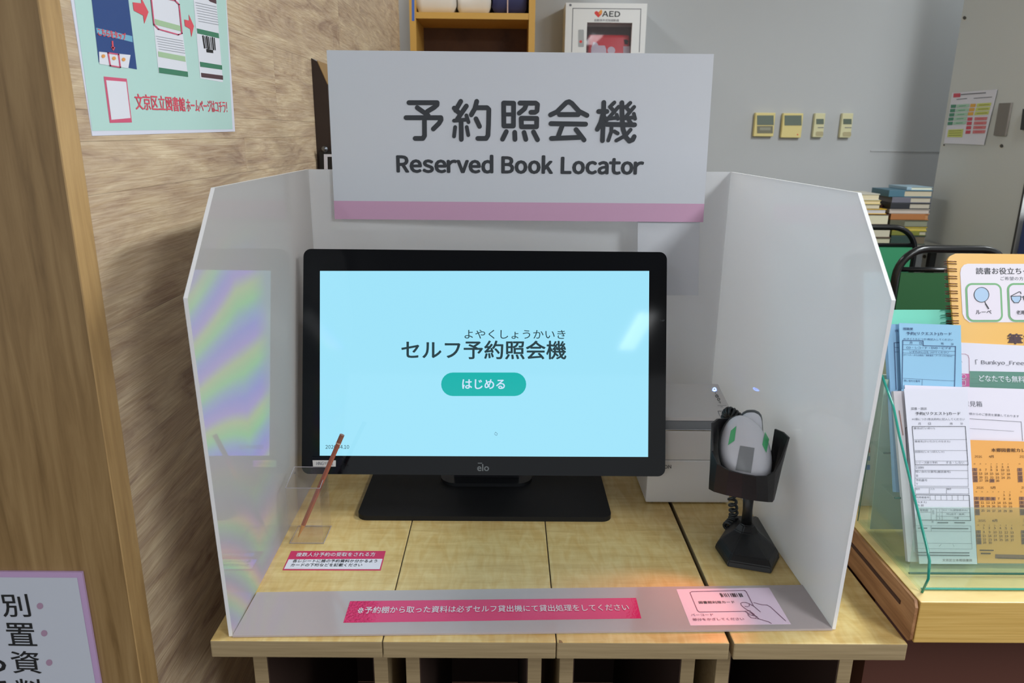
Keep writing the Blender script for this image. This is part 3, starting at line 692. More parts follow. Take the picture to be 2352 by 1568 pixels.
book('lowest cream book of the left pile', 1983, 546, 2045.5, 562.5, yb, (90, 84, 66), (190, 186, 160), 1996, zbase=zsh+.0003)
book('dark red little book lying between the two piles', 2023.5, 471, 2042.5, 480, yb+.06, (78, 38, 34), (70, 40, 36), d=.1)

# ================================================================== ACRYLIC SCREEN
FL, FR, BL, BR = V((-.332, .768, T)), V((.412, .787, T)), V((-.340, 1.290, T)), V((.398, 1.345, T))
t = thing('desk_screen', 'milky acrylic three-sided privacy screen standing around the monitor', 'screen', (.035, 1.03, T))
th = .0045
def side(F, B, s, mat, name='side_panel', lab=None):
    d = (B-F).normalized(); nrm = V((-d.y, d.x, 0)) * s
    h = 0.533
    P0 = F + d*.002; pts = [P0+V((0, 0, .0005)), F - d*.018 + V((0, 0, .428)), F + d*.088 + V((0, 0, h)), B + V((0, 0, h)), B + V((0, 0, .0005))]
    o = obj(name, prism(pts, nrm*th), [mat, pbr('acrylic_lit_edge', (238, 238, 240), .3)], t, label=lab)
    for p in o.data.polygons:
        if abs(p.normal.dot(nrm)) < .5: p.material_index = 1  # edge faces get a whiter material: the light they catch is painted in
    return o
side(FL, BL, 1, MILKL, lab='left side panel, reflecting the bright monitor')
side(FR, BR, -1, MILK, lab='right side panel')
d = (BR-BL).normalized(); n_ = V((d.y, -d.x, 0))
b0 = BL + n_*0; pts = [BL+V((0, 0, .0005)), BR+V((0, 0, .0005)), BR+V((0, 0, .533)), BL+V((0, 0, .533))]
obj('back_panel', prism(pts, -n_*th), MILK, t)
g0, g1 = onz(596, 1364, T), onz(1843, 1347, T)
pts = [FL+V((.0005, 0, .0006)), FR+V((-.0005, 0, .0006)), V((FR.x-.0015, g1.y, T+.0006)), V((FL.x+.0015, g0.y, T+.0006))]
obj('front_strip', prism(pts, (0, 0, .0024)), MILKB, t, label='milky acrylic strip joining the side panels along the table front')

# sign on the screen
ysg = 1.284
PSG = Plane((0, ysg, 1.3), (0, -1, 0))
# white carrier sheet under the sign
pcw = Plane((0, 1.2885, 1.1), (0, -1, 0))
tag(obj('sign_holder', prism([pcw.hit(1465, 470), pcw.hit(1608, 470), pcw.hit(1604, 678), pcw.hit(1464, 678)], (0, .0015, 0)), pbr('holder_white', (206, 208, 214), .35)), 'plain white plastic sheet hanging below the right end of the name sign', 'sheet')
t = thing('name_sign', 'large white sign reading Reserved Book Locator with pink band, above the monitor', 'sign', (.02, ysg, 1.17))
c4 = [PSG.loc(*p) for p in ((750, 115), (1640, 124), (1615, 510), (769, 503))]
obj('sign_board', prism([PSG.w(*p) for p in c4], (0, .0035, 0)), SIGNW, t)
P = Print(PSG, t, .0004)
a_, b_ = P.L((768, 461)), P.L((1619, 468))
e0, e1 = c4[3], c4[2]
def lerpx(p, q, y): k = (y-p[1])/(q[1]-p[1]); return (p[0]+(q[0]-p[0])*k, y)
P.poly([lerpx(c4[3], c4[0], a_[1]), lerpx(c4[2], c4[1], b_[1]), e1, e0], SIGNPINK, 'pink_band', 0, local=True)
P.crop(900, 210, 7.84)
K = 2352
big = [
 [(308, 202), (818, 202), (815, 240), (765, 285), (640, 360)], [(458, 292), (655, 430)], [(256, 472), (885, 472), (888, 510), (850, 575), (748, 675)], [(588, 480), (590, 795), (560, 845), (420, 845)],
 [(1530, 178), (1495, 310), (1432, 420)], [(1510, 292), (1715, 292), (1748, 325), (1742, 600), (1732, 790), (1700, 845), (1548, 845)],
 [(1248, 520), (1252, 862)], [(1516, 492), (1580, 628)], [(1242, 178), (1150, 340)], [(1125, 300), (1235, 410)], [(1343, 262), (1180, 500)],
 [(2014, 215), (2018, 620), (2190, 620), (2194, 212), (2014, 208)],
 [(2308, 208), (K+240, 210), (K+272, 235), (K+262, 350), (K+225, 375), (K+152, 375)], [(K+70, 230), (K+40, 310), (2295, 390)],
 [(2330, 485), (2335, 635), (K+255, 635), (K+258, 485), (2330, 482)],
 [(2062, 722), (1995, 858)], [(2213, 735), (2218, 862)], [(K+30, 738), (K+62, 862)], [(K+200, 728), (K+272, 868)],
 [(K+507, 420), (K+620, 368), (K+790, 200), (K+840, 185), (K+890, 215), (K+1020, 358), (K+1162, 430)], [(K+665, 415), (K+1005, 415)],
 [(K+512, 578), (K+1138, 588)], [(K+722, 600), (K+640, 820)], [(K+522, 845), (K+1040, 825)], [(K+965, 685), (K+1110, 872)],
 [(K+1465, 198), (K+1458, 500), (K+1440, 885)], [(K+1372, 360), (K+1520, 360)], [(K+1445, 420), (K+1410, 560), (K+1348, 680)],
 [(K+1790, 202), (K+1795, 480), (K+1812, 680), (K+1860, 820), (K+1925, 893), (K+1985, 868), (K+2012, 812)],
 [(K+1520, 590), (K+2020, 600)],
]
for s_ in big: P.stroke(s_, 84, INK)
med = [
 [(1122, 525), (1345, 505)], [(1343, 430), (1382, 552)], [(1142, 640), (1122, 808)], [(1350, 640), (1378, 785)], [(2020, 412), (2190, 412)],
 [(K+1655, 198), (K+1578, 275)], [(K+1575, 275), (K+1660, 365)], [(K+1730, 275), (K+1545, 485)], [(K+1550, 488), (K+1710, 472)], [(K+1697, 420), (K+1718, 492)],
 [(K+1942, 205), (K+1870, 280)], [(K+1855, 275), (K+1925, 350)], [(K+2010, 278), (K+1850, 470)], [(K+1850, 482), (K+2010, 466)], [(K+2005, 402), (K+2028, 492)],
 [(K+1485, 470), (K+1520, 515)], [(K+1605, 600), (K+1600, 720), (K+1545, 882)], [(K+1655, 718), (K+1715, 755)], [(K+1947, 688), (K+1860, 790), (K+1690, 882)], [(K+1910, 510), (K+1960, 575)],
]
for s_ in med: P.stroke(s_, 66, INK)
P.crop(0, 0, 1)
P.text('Reserved Book Locator', (913, 395), (1476, 400), 40, INK, bold=.054)
P.done()

# ================================================================== MONITOR
tl = math.radians(15.85)
PM = Plane(CAM + ray(1113, 835)*1.179, (0, -math.cos(tl), math.sin(tl)), (0, 0, 1))
t = thing('touch_monitor', 'large black touch monitor with light blue start screen on the side tables', 'monitor', (-.03, 1.13, T))
ML, MR = PM.loc(695, 830)[0]-.0, PM.loc(1530, 830)[0]
MT, MB = PM.loc(1113, 575)[1], PM.loc(1113, 1091)[1]
out = rrect(ML, MB, MR, MT, .012)
obj('casing', prism([PM.w(a, b, -.006) for a, b in out], -PM.n*.0075), BLACKPL, t)
obj('rear_housing', prism([PM.w(a, b, -.0138) for a, b in rrect(ML+.06, MB+.05, MR-.06, MT-.05, .02)], -PM.n*.03), BLACKPL, t)
obj('glass_front', prism([PM.w(a, b, 0) for a, b in out], -PM.n*.0055), BLACKGL, t, label='glossy black bezel glass')
SCR = emis('screen_light_blue', (162, 230, 252), .73); SCR.node_tree.nodes['Principled BSDF'].inputs['Roughness'].default_value = .05
s4 = [PM.loc(735, 622), PM.loc(1491, 622), PM.loc(1488.5, 1049), PM.loc(734.5, 1046)]
sc = obj('display', prism([PM.w(a, b, .0004) for a, b in s4], -PM.n*.0003), SCR, t, label='lit light blue display')
P = Print(PM, sc, .0007, (900, 740, 5.6))
INKS = pbr('screen_ink', (30, 48, 54), .12, spec=.35); INKS.node_tree.nodes['Principled BSDF'].inputs['Emission Color'].default_value = (*s2l((40, 66, 72)), 1); INKS.node_tree.nodes['Principled BSDF'].inputs['Emission Strength'].default_value = .4
TEAL = emis('button_teal', (8, 178, 172), .74); BTXT = emis('button_text', (206, 228, 252), .74)
P.text('よやくしょうかいき', (935, 210), (2232, 214), 115, INKS, bold=.004)
P.text('セルフ予約照会機', (128, 470), (2240, 474), 235, INKS, bold=.022)
P.rr(635, 645, 1728, 947, 150, TEAL, 'start_button', 0)
P.text('はじめる', (908, 855), (1452, 857), 122, BTXT, bold=.026, layer=1)
P.line([(1325, 1425), (1335, 1410), (1345, 1420), (1358, 1430), (1350, 1452), (1332, 1448), (1320, 1432)], 4, pbr('pointer_grey', (90, 120, 150), .5), 'pointer')
P.crop(0, 0, 1); P.text('2026.04.10', (748, 1030), (802, 1030), 8.5, INKS, bold=.01)
P.done()
P = Print(PM, t, .0006, (800, 1000, 3.36))
GLG = pbr('logo_grey', (98, 104, 108), .4)
P.text('elo', (996, 272), (1085, 272), 52, GLG, 'logo', bold=.03, nolat=True); P.line([(1003, 212), (1030, 212)], 7, GLG, 'logo')
P.crop(600, 1030, 6.815)
P.poly([(805, 180), (1170, 182), (1168, 280), (812, 278)], pbr('tape_white', (206, 204, 204), .4), 'asset_sticker', 0)
P.text('HNGY001', (868, 256), (1128, 258), 54, INKGREY, 'asset_lettering', bold=.01)
P.crop(0, 0, 1); P.text('TAP', (1515, 738), (1526, 738), 4, GLG, 'bezel_mark'); P.done()
# stand
bx0, bx1, by0, by1 = -.236, .171, 1.052, 1.262
out = rrect(bx0, by0, bx1, by1, .016)
obj('stand_base', prism([(a, b, T+.0002) for a, b in out], (0, 0, .008)), BLACKBASE, t, label='black flat stand base')
out = rrect(-.113, 1.155, .047, 1.215, .028)
obj('stand_foot', prism([(a, b, T+.0083) for a, b in out], (0, 0, .006)), pbr('foot_gunmetal', (70, 72, 76), .25, .8), t, smooth=False, label='shiny oval foot plate')
pts = [(-.10, 1.18, T+.0145), (.034, 1.18, T+.0145), (.034, 1.20, T+.0145), (-.10, 1.20, T+.0145)]
cc = PM.w(0, 0, -.042)
bm = bmesh.new()
lo = [bm.verts.new((x, y, T+.0145)) for x, y in ((-.09, 1.178), (.024, 1.178), (.024, 1.198), (-.09, 1.198))]
hi = [bm.verts.new((x, y, .93)) for x, y in ((-.08, 1.165), (.014, 1.165), (.014, 1.19), (-.08, 1.19))]
bm.faces.new(lo); bm.faces.new(hi[::-1])
for i in range(4): bm.faces.new((lo[i], lo[(i+1) % 4], hi[(i+1) % 4], hi[i]))
obj('stand_neck', bm, pbr('neck_gunmetal', (60, 62, 66), .3, .6), t)

# ================================================================== DESK: cup, pencil, notices
h_ = T+.0002
t = thing('pen_holder', 'clear acrylic square pencil holder standing left of the monitor base', 'pen holder', (-.296, 1.005, T))
hx0, hx1, hy0, hy1, hz = -.3225, -.272, .982, 1.032, T+.102
for nm, b_ in (('front_wall', (hx0, hx1, hy0, hy0+.002, h_, hz-.010)), ('back_wall', (hx0, hx1, hy1-.002, hy1, h_, hz)), ('side_wall', (hx0, hx0+.002, hy0+.002, hy1-.002, h_, hz-.005)), ('side_wall', (hx1-.002, hx1, hy0+.002, hy1-.002, h_, hz-.005)), ('floor_plate', (hx0+.002, hx1-.002, hy0+.002, hy1-.002, h_, h_+.002))):
    obj(nm, box(*b_), CLEARAC, t)
rim = [(hx0, hy0, hz-.010), (hx1, hy0, hz-.010), (hx1, hy1, hz), (hx0, hy1, hz)]
obj('rim_edge', tube(rim, .0007, 6, closed=True), CLEAREDGE, t); obj('base_edge', tube([(x, y, h_+.0009) for x, y, _ in rim], .0008, 6, closed=True), CLEAREDGE, t)
tip = V((hx0+.0085, hy0+.012, h_+.0025)); top = ony(786, 998, 1.012); dd = (top-tip); Lp = dd.length; dn = dd.normalized()
t = thing('pencil', 'reddish brown pencil leaning in the clear acrylic holder', 'pencil', tip)
obj('barrel', lathe([(.0036, Lp*.13), (.0036, Lp*.93)], 0, 0, 6, dn, tip), pbr('pencil_red_brown', (150, 84, 66), .4), t)
obj('sharpened_tip', lathe([(.0004, .001), (.0034, Lp*.13)], 0, 0, 12, dn, tip), pbr('pencil_wood', (196, 140, 80), .6), t, label='bare wood sharpened tip')
obj('cap_ring', lathe([(.0039, Lp*.915), (.0039, Lp*.925)], 0, 0, 12, dn, tip), pbr('cap_ring', (190, 160, 140), .3), t)
obj('end_cap', lathe([(.0036, Lp*.9305), (.0036, Lp)], 0, 0, 12, dn, tip), pbr('pencil_cap', (134, 84, 66), .4), t)
PT = Plane((0, 1, T+.0003), (0, 0, 1), (0, 1, 0)); PT3 = Plane((0, 1, T+.0032), (0, 0, 1), (0, 1, 0))
MAG = pbr('label_magenta', (206, 52, 98), .35, spec=.5); MAGT = pbr('tape_magenta', (214, 44, 104), .13, spec=.6)
bn = nn(MAGT, 'ShaderNodeTexNoise', Scale=260.0, Detail=2.0); bb = nn(MAGT, 'ShaderNodeBump', Strength=1.0, Distance=.0026); tcx = nn(MAGT, 'ShaderNodeTexCoord')
lk(MAGT, tcx.outputs['Object'], bn.inputs['Vector']); sx_ = nn(MAGT, 'ShaderNodeSeparateXYZ'); lk(MAGT, tcx.outputs['Object'], sx_.inputs[0]); mr_ = nn(MAGT, 'ShaderNodeMapRange'); lk(MAGT, sx_.outputs[0], mr_.inputs[0]); mr_.inputs[1].default_value = .045; mr_.inputs[2].default_value = .028; mr_.inputs[3].default_value = .06; mr_.inputs[4].default_value = 1.0
mm_ = nn(MAGT, 'ShaderNodeMath', operation='MULTIPLY'); lk(MAGT, bn.outputs['Fac'], mm_.inputs[0]); lk(MAGT, mr_.outputs[0], mm_.inputs[1]); lk(MAGT, mm_.outputs[0], bb.inputs['Height']); lk(MAGT, bb.outputs[0], MAGT.node_tree.nodes['Principled BSDF'].inputs['Normal'])
ct = (500, 1200, 3.36)
def cpx(c, p): return (c[0]+p[0]/c[2], c[1]+p[1]/c[2])
t = sheet('small_notice', 'small white notice with magenta heading stuck on the leftmost side table', 'notice', PT, [cpx(ct, p) for p in ((567, 218), (1297, 218), (1258, 368), (500, 366))], MAG, .0003)
P = Print(PT, t, .0003, ct)
P.poly([(548, 284), (1272, 280), (1250, 360), (512, 358)], PAPER, 'white_panel', 0)
P.text('複数人分予約の受取をされる方', (600, 264), (1212, 262), 30, PAPER, bold=.012, layer=1)
P.text('各レシートに誰の予約資料か分かるよう', (575, 309), (1228, 309), 23, INKBLK, bold=.01, layer=1)
P.text('カードの下桁などを記載ください', (560, 340), (1112, 340), 23, INKBLK, bold=.01, layer=1); P.done()
t = sheet('long_notice', 'long magenta tape notice with white lettering on the acrylic front strip', 'notice', PT3, [(804, 1380), (1461, 1372.5), (1473, 1419.5), (788.5, 1429.5)], MAGT, .0002)
P = Print(PT3, t, .0003)
P.text('予約棚から取った資料は必ずセルフ貸出機にて貸出処理をしてください', (836, 1409), (1446, 1402.5), 15, PAPER, bold=.006); P.text('※', (820, 1409), (833, 1409), 13, PAPER); P.done()
c8 = (1540, 1330, 7.84)
PNK = pbr('card_pale_pink', (232, 208, 228), .4)
t = sheet('card_notice', 'pale pink notice with line drawing of a hand holding a card, below the scanner', 'notice', PT3, [cpx(c8, p) for p in ((105, 178), (1775, 150), (2168, 805), (360, 828))], PNK, .0002)
P = Print(PT3, t, .0003, c8); LN = pbr('line_mauve', (128, 84, 110), .6)
P.line([(385, 225), (1335, 205), (1370, 235), (1495, 485)], 9, LN); P.line([(385, 225), (352, 245), (485, 565), (520, 592), (1330, 580), (1440, 570)], 9, LN)
for k, x in enumerate((895, 920, 960, 990, 1030, 1075, 1105, 1125, 1150, 1185, 1230, 1255, 1275)): P.line([(x, 262), (x+32, 318)], (16, 9, 8, 10, 9, 8, 12, 10, 14, 8, 14, 8, 9)[k], INKBLK, 'barcode')
P.text('図書館利用カード', (520, 445), (1165, 437), 45, INK, bold=.012)
P.text('バーコード', (378, 668), (780, 662), 40, LN, bold=.006); P.text('部分をかざしてください', (410, 752), (1335, 740), 46, LN, bold=.006)
hand = [[(1265, 440), (1290, 422), (1360, 422), (1420, 445), (1500, 488), (1620, 590)], [(1265, 440), (1280, 475), (1330, 520), (1440, 590), (1540, 670), (1600, 720)], [(1420, 450), (1422, 485), (1390, 498), (1340, 490)],
        [(1500, 425), (1640, 462), (1740, 468), (1800, 500), (1930, 620), (2075, 752)], [(1350, 582), (1420, 640), (1500, 660), (1510, 635), (1440, 585)], [(1385, 600), (1400, 650), (1450, 695), (1600, 720), (1770, 770), (1820, 800)], [(1500, 662), (1560, 680), (1530, 700)], [(1410, 610), (1455, 612), (1490, 640), (1470, 655)]]
for s_ in hand: P.line(s_, 8, LN, 'hand_drawing')
P.done()

# ================================================================== RECEIPT PRINTER
t = thing('receipt_printer', 'white box receipt printer with blue light, right of the monitor', 'printer', (.30, 1.17, T))
X0, X1, Y0, Y1, ZT = .2352, .3755, 1.112, 1.237, .8915
ZS = ony(1600, 990, 1.114).z; ZM = ony(1600, 1056, 1.112).z; ZL = ony(1600, 965, 1.125).z
obj('lower_body', box(X0, X1, Y0, Y1, T+.003, ZM-.0006, .003), PRWHITE, t)
prof = [(Y0+.001, ZM), (Y0+.0005, ZM+.012), (Y0+.003, ZS-.002), (Y0+.005, ZS), (Y1, ZS), (Y1, ZM)]
bm = prism([(X0, a, b) for a, b in prof], (X1-X0, 0, 0)); obj('upper_body', bm, PRWHITE, t)
obj('paper_slot', prism([(X0+.004, a, b) for a, b in ((Y0+.0055, ZS+.0002), (Y0+.012, ZL-.001), (Y0+.05, ZL-.001), (Y0+.05, ZS+.0002))], (X1-X0-.012, 0, 0)), SLOTGREY, t, label='grey recessed paper exit')
obj('tear_bar', tube([(X0+.003, Y0+.0045, ZS+.0006), (X1-.008, Y0+.0045, ZS+.0006)], .0012, 8), pbr('steel_bright', (210, 212, 214), .2, 1), t)
obj('lid', prism([(X0, a, b) for a, b in ((Y0+.0125, ZL-.0005), (Y0+.014, ZL+.0045), (Y1-.004, ZT), (Y1, ZT-.006), (Y1, ZS+.001), (Y0+.051, ZS+.001), (Y0+.051, ZL-.0008))], (X1-X0, 0, 0)), PRWHITE, t, label='sloping white lid')
for x in (X0+.012, X1-.012):
    for y in (Y0+.012, Y1-.012): obj('rubber_foot', lathe([(.006, T+.0003), (.006, T+.0031)], x, y, 12), BLACKPL, t)
nl = V((0, -(ZT-ZL-.0045), (Y1-.004-Y0-.014))).normalized(); pl_ = Plane((X0, Y0+.014, ZL+.0045), nl, (0, 1, 0))
P = Print(pl_, t, .0004, (1540, 870, 6.533))
LED = emis('led_blue', (90, 130, 255), 9)
P.circle((660, 158), 22, LED, 'power_light', 0, 14, ring=9); P.line([(635, 172), (685, 172)], 10, LED, 'power_light', 0)
P.line([(672, 205), (680, 228)], 6, INKGREY, 'panel_marks'); P.circle((695, 258), 18, INK, 'panel_marks', 0, 10, ring=8); P.line([(708, 248), (722, 270)], 6, INK, 'panel_marks'); P.circle((722, 306), 18, INK, 'panel_marks', 0, 10, ring=7)
P.line([(722, 350), (755, 350)], 5, INKGREY, 'panel_marks'); P.line([(735, 340), (752, 370)], 5, INKGREY, 'panel_marks'); P.line([(708, 403), (835, 403)], 4, INKGREY, 'panel_marks')
P.line([(800, 483), (712, 487), (765, 610)], 6, INKGREY, 'panel_marks'); P.line([(752, 425), (785, 425)], 5, INKGREY, 'panel_marks'); P.done()
pf2 = Plane((0, Y0-.0002, 1), (0, -1, 0)); P = Print(pf2, t, .0003); P.text('EPSON', (1503, 1077), (1541.5, 1075), 8, pbr('mark_grey', (84, 84, 88), .5), 'maker_mark', bold=.03)
P.rect(1564, 1160, 1608, 1163, INKBLK, 'front_recess'); P.done()

# ================================================================== SCANNER + STAND
t = thing('scanner_stand', 'black desktop stand with cup cradle holding the white scanner', 'stand', (.36, .985, T))
rim = [onz(u, v, T+.0003) for u, v in ((1641, 1258), (1670, 1301), (1772, 1318), (1791, 1281), (1741, 1196), (1683, 1194))]
mid = [p + V((0, 0, .009)) for p in rim]; cen = sum(rim, V())/6; hub = V((.366, .995, T))
bm = bmesh.new()
L0 = [bm.verts.new(p) for p in rim]; L1 = [bm.verts.new(p.lerp(cen+V((0, 0, .0)), .04)+V((0, 0, .008))) for p in rim]
L2 = [bm.verts.new(V((p.x, p.y, T)).lerp(cen, .16)+V((0, 0, .0155))) for p in rim]
L3 = []
for p in rim: q = (p-hub); q.z = 0; q.normalize(); L3.append(bm.verts.new(hub+q*.021+V((0, 0, .025))))
L4 = []
for p in rim: q = (p-hub); q.z = 0; q.normalize(); L4.append(bm.verts.new(hub+q*.013+V((0, 0, .034))))
for A_, B_ in ((L0, L1), (L1, L2), (L2, L3), (L3, L4)):
    for i in range(6): bm.faces.new((A_[i], A_[(i+1) % 6], B_[(i+1) % 6], B_[i]))
bm.faces.new(L0[::-1]); bm.faces.new(L4)
bmesh.ops.bevel(bm, geom=bm.edges[:], offset=.0015, segments=2, affect='EDGES')
obj('stand_base', bm, BLACKPL, t, smooth=False)
obj('neck', tube([hub+V((0, 0, .03)), hub+V((-.001, .0, .055)), hub+V((-.002, .0, .085))], [.0085, .0072, .0085], 14), BLACKPL, t, smooth=True)
st = [(1.013, (1680, 960), (1686, 1110)), (.990, (1650, 962), (1655, 1108)), (.970, (1638, 972), (1633, 1113)), (.953, (1639, 1035), (1631, 1120)), (.937, (1650, 1064), (1642, 1126)), (.926, (1675, 1079), (1668, 1133)),
      (.920, (1705, 1087), (1703, 1140)), (.918, (1735, 1092), (1737, 1146)), (.920, (1760, 1092), (1762, 1149)), (.926, (1777, 1082), (1772, 1149)), (.937, (1794, 1048), (1776, 1144)), (.948, (1810, 1004), (1775, 1135)), (.962, (1797, 992), (1768, 1124)), (.975, (1779, 985), (1758, 1118))]
bm = bmesh.new(); rows = []
for y, r_, b_ in st:
    R_, B_ = ony(*r_, y), ony(*b_, y+.004); rows.append([bm.verts.new(B_.lerp(R_, k/4)) for k in range(5)])
for i in range(len(rows)-1):
    for k in range(4): bm.faces.new((rows[i][k], rows[i+1][k], rows[i+1][k+1], rows[i][k+1]))
fl_ = [r_[0] for r_ in rows]; cv = bm.verts.new(sum((v.co for v in fl_), V())/len(fl_)+V((0, .006, .0)))
for i in range(len(fl_)-1): bm.faces.new((fl_[i+1], fl_[i], cv))
o = obj('cradle_cup', bm, pbr('cradle_black', (20, 19, 22), .45), t, smooth=False)
md = o.modifiers.new('s', 'SOLIDIFY'); md.thickness = .0026; md.offset = 1
# scanner body
t = thing('barcode_scanner', 'white handheld barcode scanner with green flashes resting in the black cradle', 'scanner', (.352, .99, .84))
E0 = ony(1713, 1041, .965); ax_y = V((-.06, .62, .78)).normalized()   # long axis of the head
ax_x = V((1, .0, .08)); ax_x = (ax_x-ax_y*ax_x.dot(ax_y)).normalized(); ax_z = ax_x.cross(ax_y)
RX, RY, RZ = .0352, .056, .025
def egg(p):  # p unit sphere -> world; narrower towards the top
    k = 1 - .05*p.y*abs(p.y) if p.y > 0 else 1.0
    return E0 + ax_x*(p.x*RX*k) + ax_y*(p.y*RY) + ax_z*(p.z*RZ)
bm = bmesh.new(); bmesh.ops.create_uvsphere(bm, u_segments=40, v_segments=24, radius=1)
for v in bm.verts: v.co = egg(v.co.copy())
obj('head', bm, WHITEPL2, t, smooth=True)
# dark gasket ring round the head
ring = []
for k in range(48):
    a = 2*math.pi*k/48; ring.append(egg(V((math.cos(a)*1.0, math.sin(a)*1.0, -.14))))
obj('gasket', tube(ring, .0021, 8, closed=True), pbr('gasket_grey', (74, 78, 82), .4), t, smooth=True, label='dark grey rubber seam')
obj('underside', lathe([(.028, -.016), (.031, -.006)], 0, 0, 24, ax_z, E0), BLACKPL, t)
def on_egg(u, v, lift=.0004):
    d = ray(u, v); M = Matrix((ax_x, ax_y, ax_z)); dl = M @ d; ol = M @ (CAM-E0)
    k = 1.0; p = None
    for _ in range(4):
        S = V((RX*k+lift, RY+lift, RZ+lift)); o_ = V((ol.x/S.x, ol.y/S.y, ol.z/S.z)); q = V((dl.x/S.x, dl.y/S.y, dl.z/S.z))
        A_, B_, C_ = q.dot(q), 2*o_.dot(q), o_.dot(o_)-1; D_ = B_*B_-4*A_*C_
        if D_ < 0: tt = -B_/(2*A_)
        else: tt = (-B_-math.sqrt(D_))/(2*A_)
        p = o_+q*tt; k = 1-.05*p.y*abs(p.y) if p.y > 0 else 1.0
    return CAM + d*tt
def patch(name, quad, mat, n=8, lift=.0005):
    c = (1540, 870, 6.533); vs = []; fs = []
    a, b, c_, d_ = [V(cpx(c, q)) for q in quad]
    for j in range(n+1):
        for i in range(n+1):
            q = a.lerp(b, i/n).lerp(d_.lerp(c_, i/n), j/n); vs.append(on_egg(q.x, q.y, lift))
    for j in range(n):
        for i in range(n): k = j*(n+1)+i; fs.append((k, k+1, k+n+2, k+n+1))
    return obj(name, (vs, fs), mat, t, smooth=True)
GF = pbr('flash_green', (92, 196, 132), .3)
patch('green_flash', [(905, 775), (988, 705), (960, 925), (862, 995)], GF, 6); patch('green_flash', [(1420, 790), (1480, 905), (1440, 1108), (1378, 985)], GF, 6)
patch('trigger_button', [(1045, 1000), (1262, 1035), (1208, 1412), (975, 1365)], pbr('button_grey', (146, 148, 152), .35), 10)
hd = V((-.01, .45, .9)).normalized(); h0 = ony(1726, 974, 1.0)
obj('handle', lathe([(.0148, -.03), (.0148, .004), (.0140, .009), (.0115, .0135), (.0075, .0165), (.003, .0178)], 0, 0, 28, hd, h0), WHITEPL2, t, smooth=True, label='white rounded handle end')
bm = lathe([(.0155, -.03), (.0155, .006), (.0145, .012), (.0115, .0165), (.006, .0195)], 0, 0, 28, hd, h0+V((.0022, .006, -.001))); obj('handle_sleeve', bm, pbr('gasket_grey', (74, 78, 82), .4), t, smooth=True, label='dark grey sleeve round the handle')
def coil(pts, r, rad, turns, n=None):
    P_ = [V(p) for p in pts]; n = n or turns*12; out = []
    def at(s):
        s *= len(P_)-1; i = min(int(s), len(P_)-2); f = s-i
        p0, p1, p2, p3 = P_[max(i-1, 0)], P_[i], P_[i+1], P_[min(i+2, len(P_)-1)]
        return .5*((2*p1)+(-p0+p2)*f+(2*p0-5*p1+4*p2-p3)*f*f+(-p0+3*p1-3*p2+p3)*f**3)
    for k in range(n+1):
        s = k/n; c = at(s); tg = (at(min(1, s+.01))-at(max(0, s-.01))).normalized()
        a = tg.cross(V((0, 1, .2))).normalized(); b = tg.cross(a); an = 2*math.pi*turns*s
        out.append(c + (a*math.cos(an)+b*math.sin(an))*rad)
    return tube(out, r, 7)
obj('coiled_cord', coil([ony(1712, 985, 1.02), ony(1697, 960, 1.03), ony(1678, 945, 1.035), ony(1668, 955, 1.045), ony(1666, 1000, 1.055), ony(1672, 1080, 1.05), ony(1682, 1145, 1.035), ony(1684, 1188, 1.035), V((.345, 1.02, T+.012))], .0024, .0055, 30), pbr('cord_dark', (38, 42, 44), .4), t, smooth=True)

# aiming light of the scanner: red glow on the card below
l = bpy.data.lights.new('scanner_aiming_light', 'SPOT'); l.energy = .8; l.color = (1, .28, .16); l.spot_size = math.radians(75); l.spot_blend = .8; l.shadow_soft_size = .01
o = link(bpy.data.objects.new('scanner_aiming_light', l)); o.location = (.315, .90, .87)
o.rotation_euler = (V((.20, .80, T)) - V(o.location)).to_track_quat('-Z', 'Y').to_euler()

# ================================================================== LEAFLET RACK on the counter
CT = .778
t = thing('leaflet_rack', 'green tinted clear acrylic three-tier leaflet rack on the counter', 'rack', (.75, .89, CT))
XR0, XR1 = .512, .90
prof = [(.784, CT+.0005), (.777, CT+.024), (.781, CT+.046), (.79, CT+.058), (.838, .887), (.888, .942), (.912, .972), (.953, 1.003), (.957, .99), (.957, CT+.0005)]
for x in (XR0, XR1):
    obj('side_panel', prism([(x, a, b) for a, b in prof], (.003, 0, 0)), GREENAC, t)
    obj('front_edge', tube([(x+.0015, a, b) for a, b in prof[:8]], .0017, 6), GREENEDGE, t, smooth=True)
    obj('rear_edge', tube([(x+.0015, a, b) for a, b in prof[7:]], .0007, 6), GREENEDGED, t)
obj('base_plate', box(XR0+.003, XR1, .79, .955, CT+.0005, CT+.0035), GREENAC, t)
obj('base_edge', tube([(XR0+.003, .789, CT+.002), (XR1, .789, CT+.002)], .0014, 6), GREENEDGE, t)
tiers = [(.833, .785), (.8915, .86), (.934, .905)]
ln = 24; sn, cs = math.sin(math.radians(ln)), math.cos(math.radians(ln))
for i, (y, z) in enumerate(tiers):
    obj('tier_tray', box(XR0+.003, XR1, y-.014, y+.0235, z-.004, z-.0015), GREENAC, t)
    obj('tier_edge', tube([(XR0+.003, y-.014, z-.0028), (XR1, y-.014, z-.0028)], .0014, 6), GREENEDGED, t)
    if i < 1:
        zf = .872
        obj('tier_lip', prism([(XR0+.003, y-.0145, z-.001), (XR1, y-.0145, z-.001), (XR1, y-.0145+.006, zf), (XR0+.003, y-.0145+.006, zf)], (0, .0018, 0)), GREENLIP, t)
obj('rear_plate', prism([(XR0+.003, .930, CT+.004), (XR1, .930, CT+.004), (XR1, .953, 1.0), (XR0+.003, .953, 1.0)], (0, .002, 0)), GREENAC, t)
def LP(y, z, a=ln, o=0): a = math.radians(a); return Plane((.6, y-o*math.cos(a), z+o*math.sin(a)), (0, -math.cos(a), math.sin(a)))
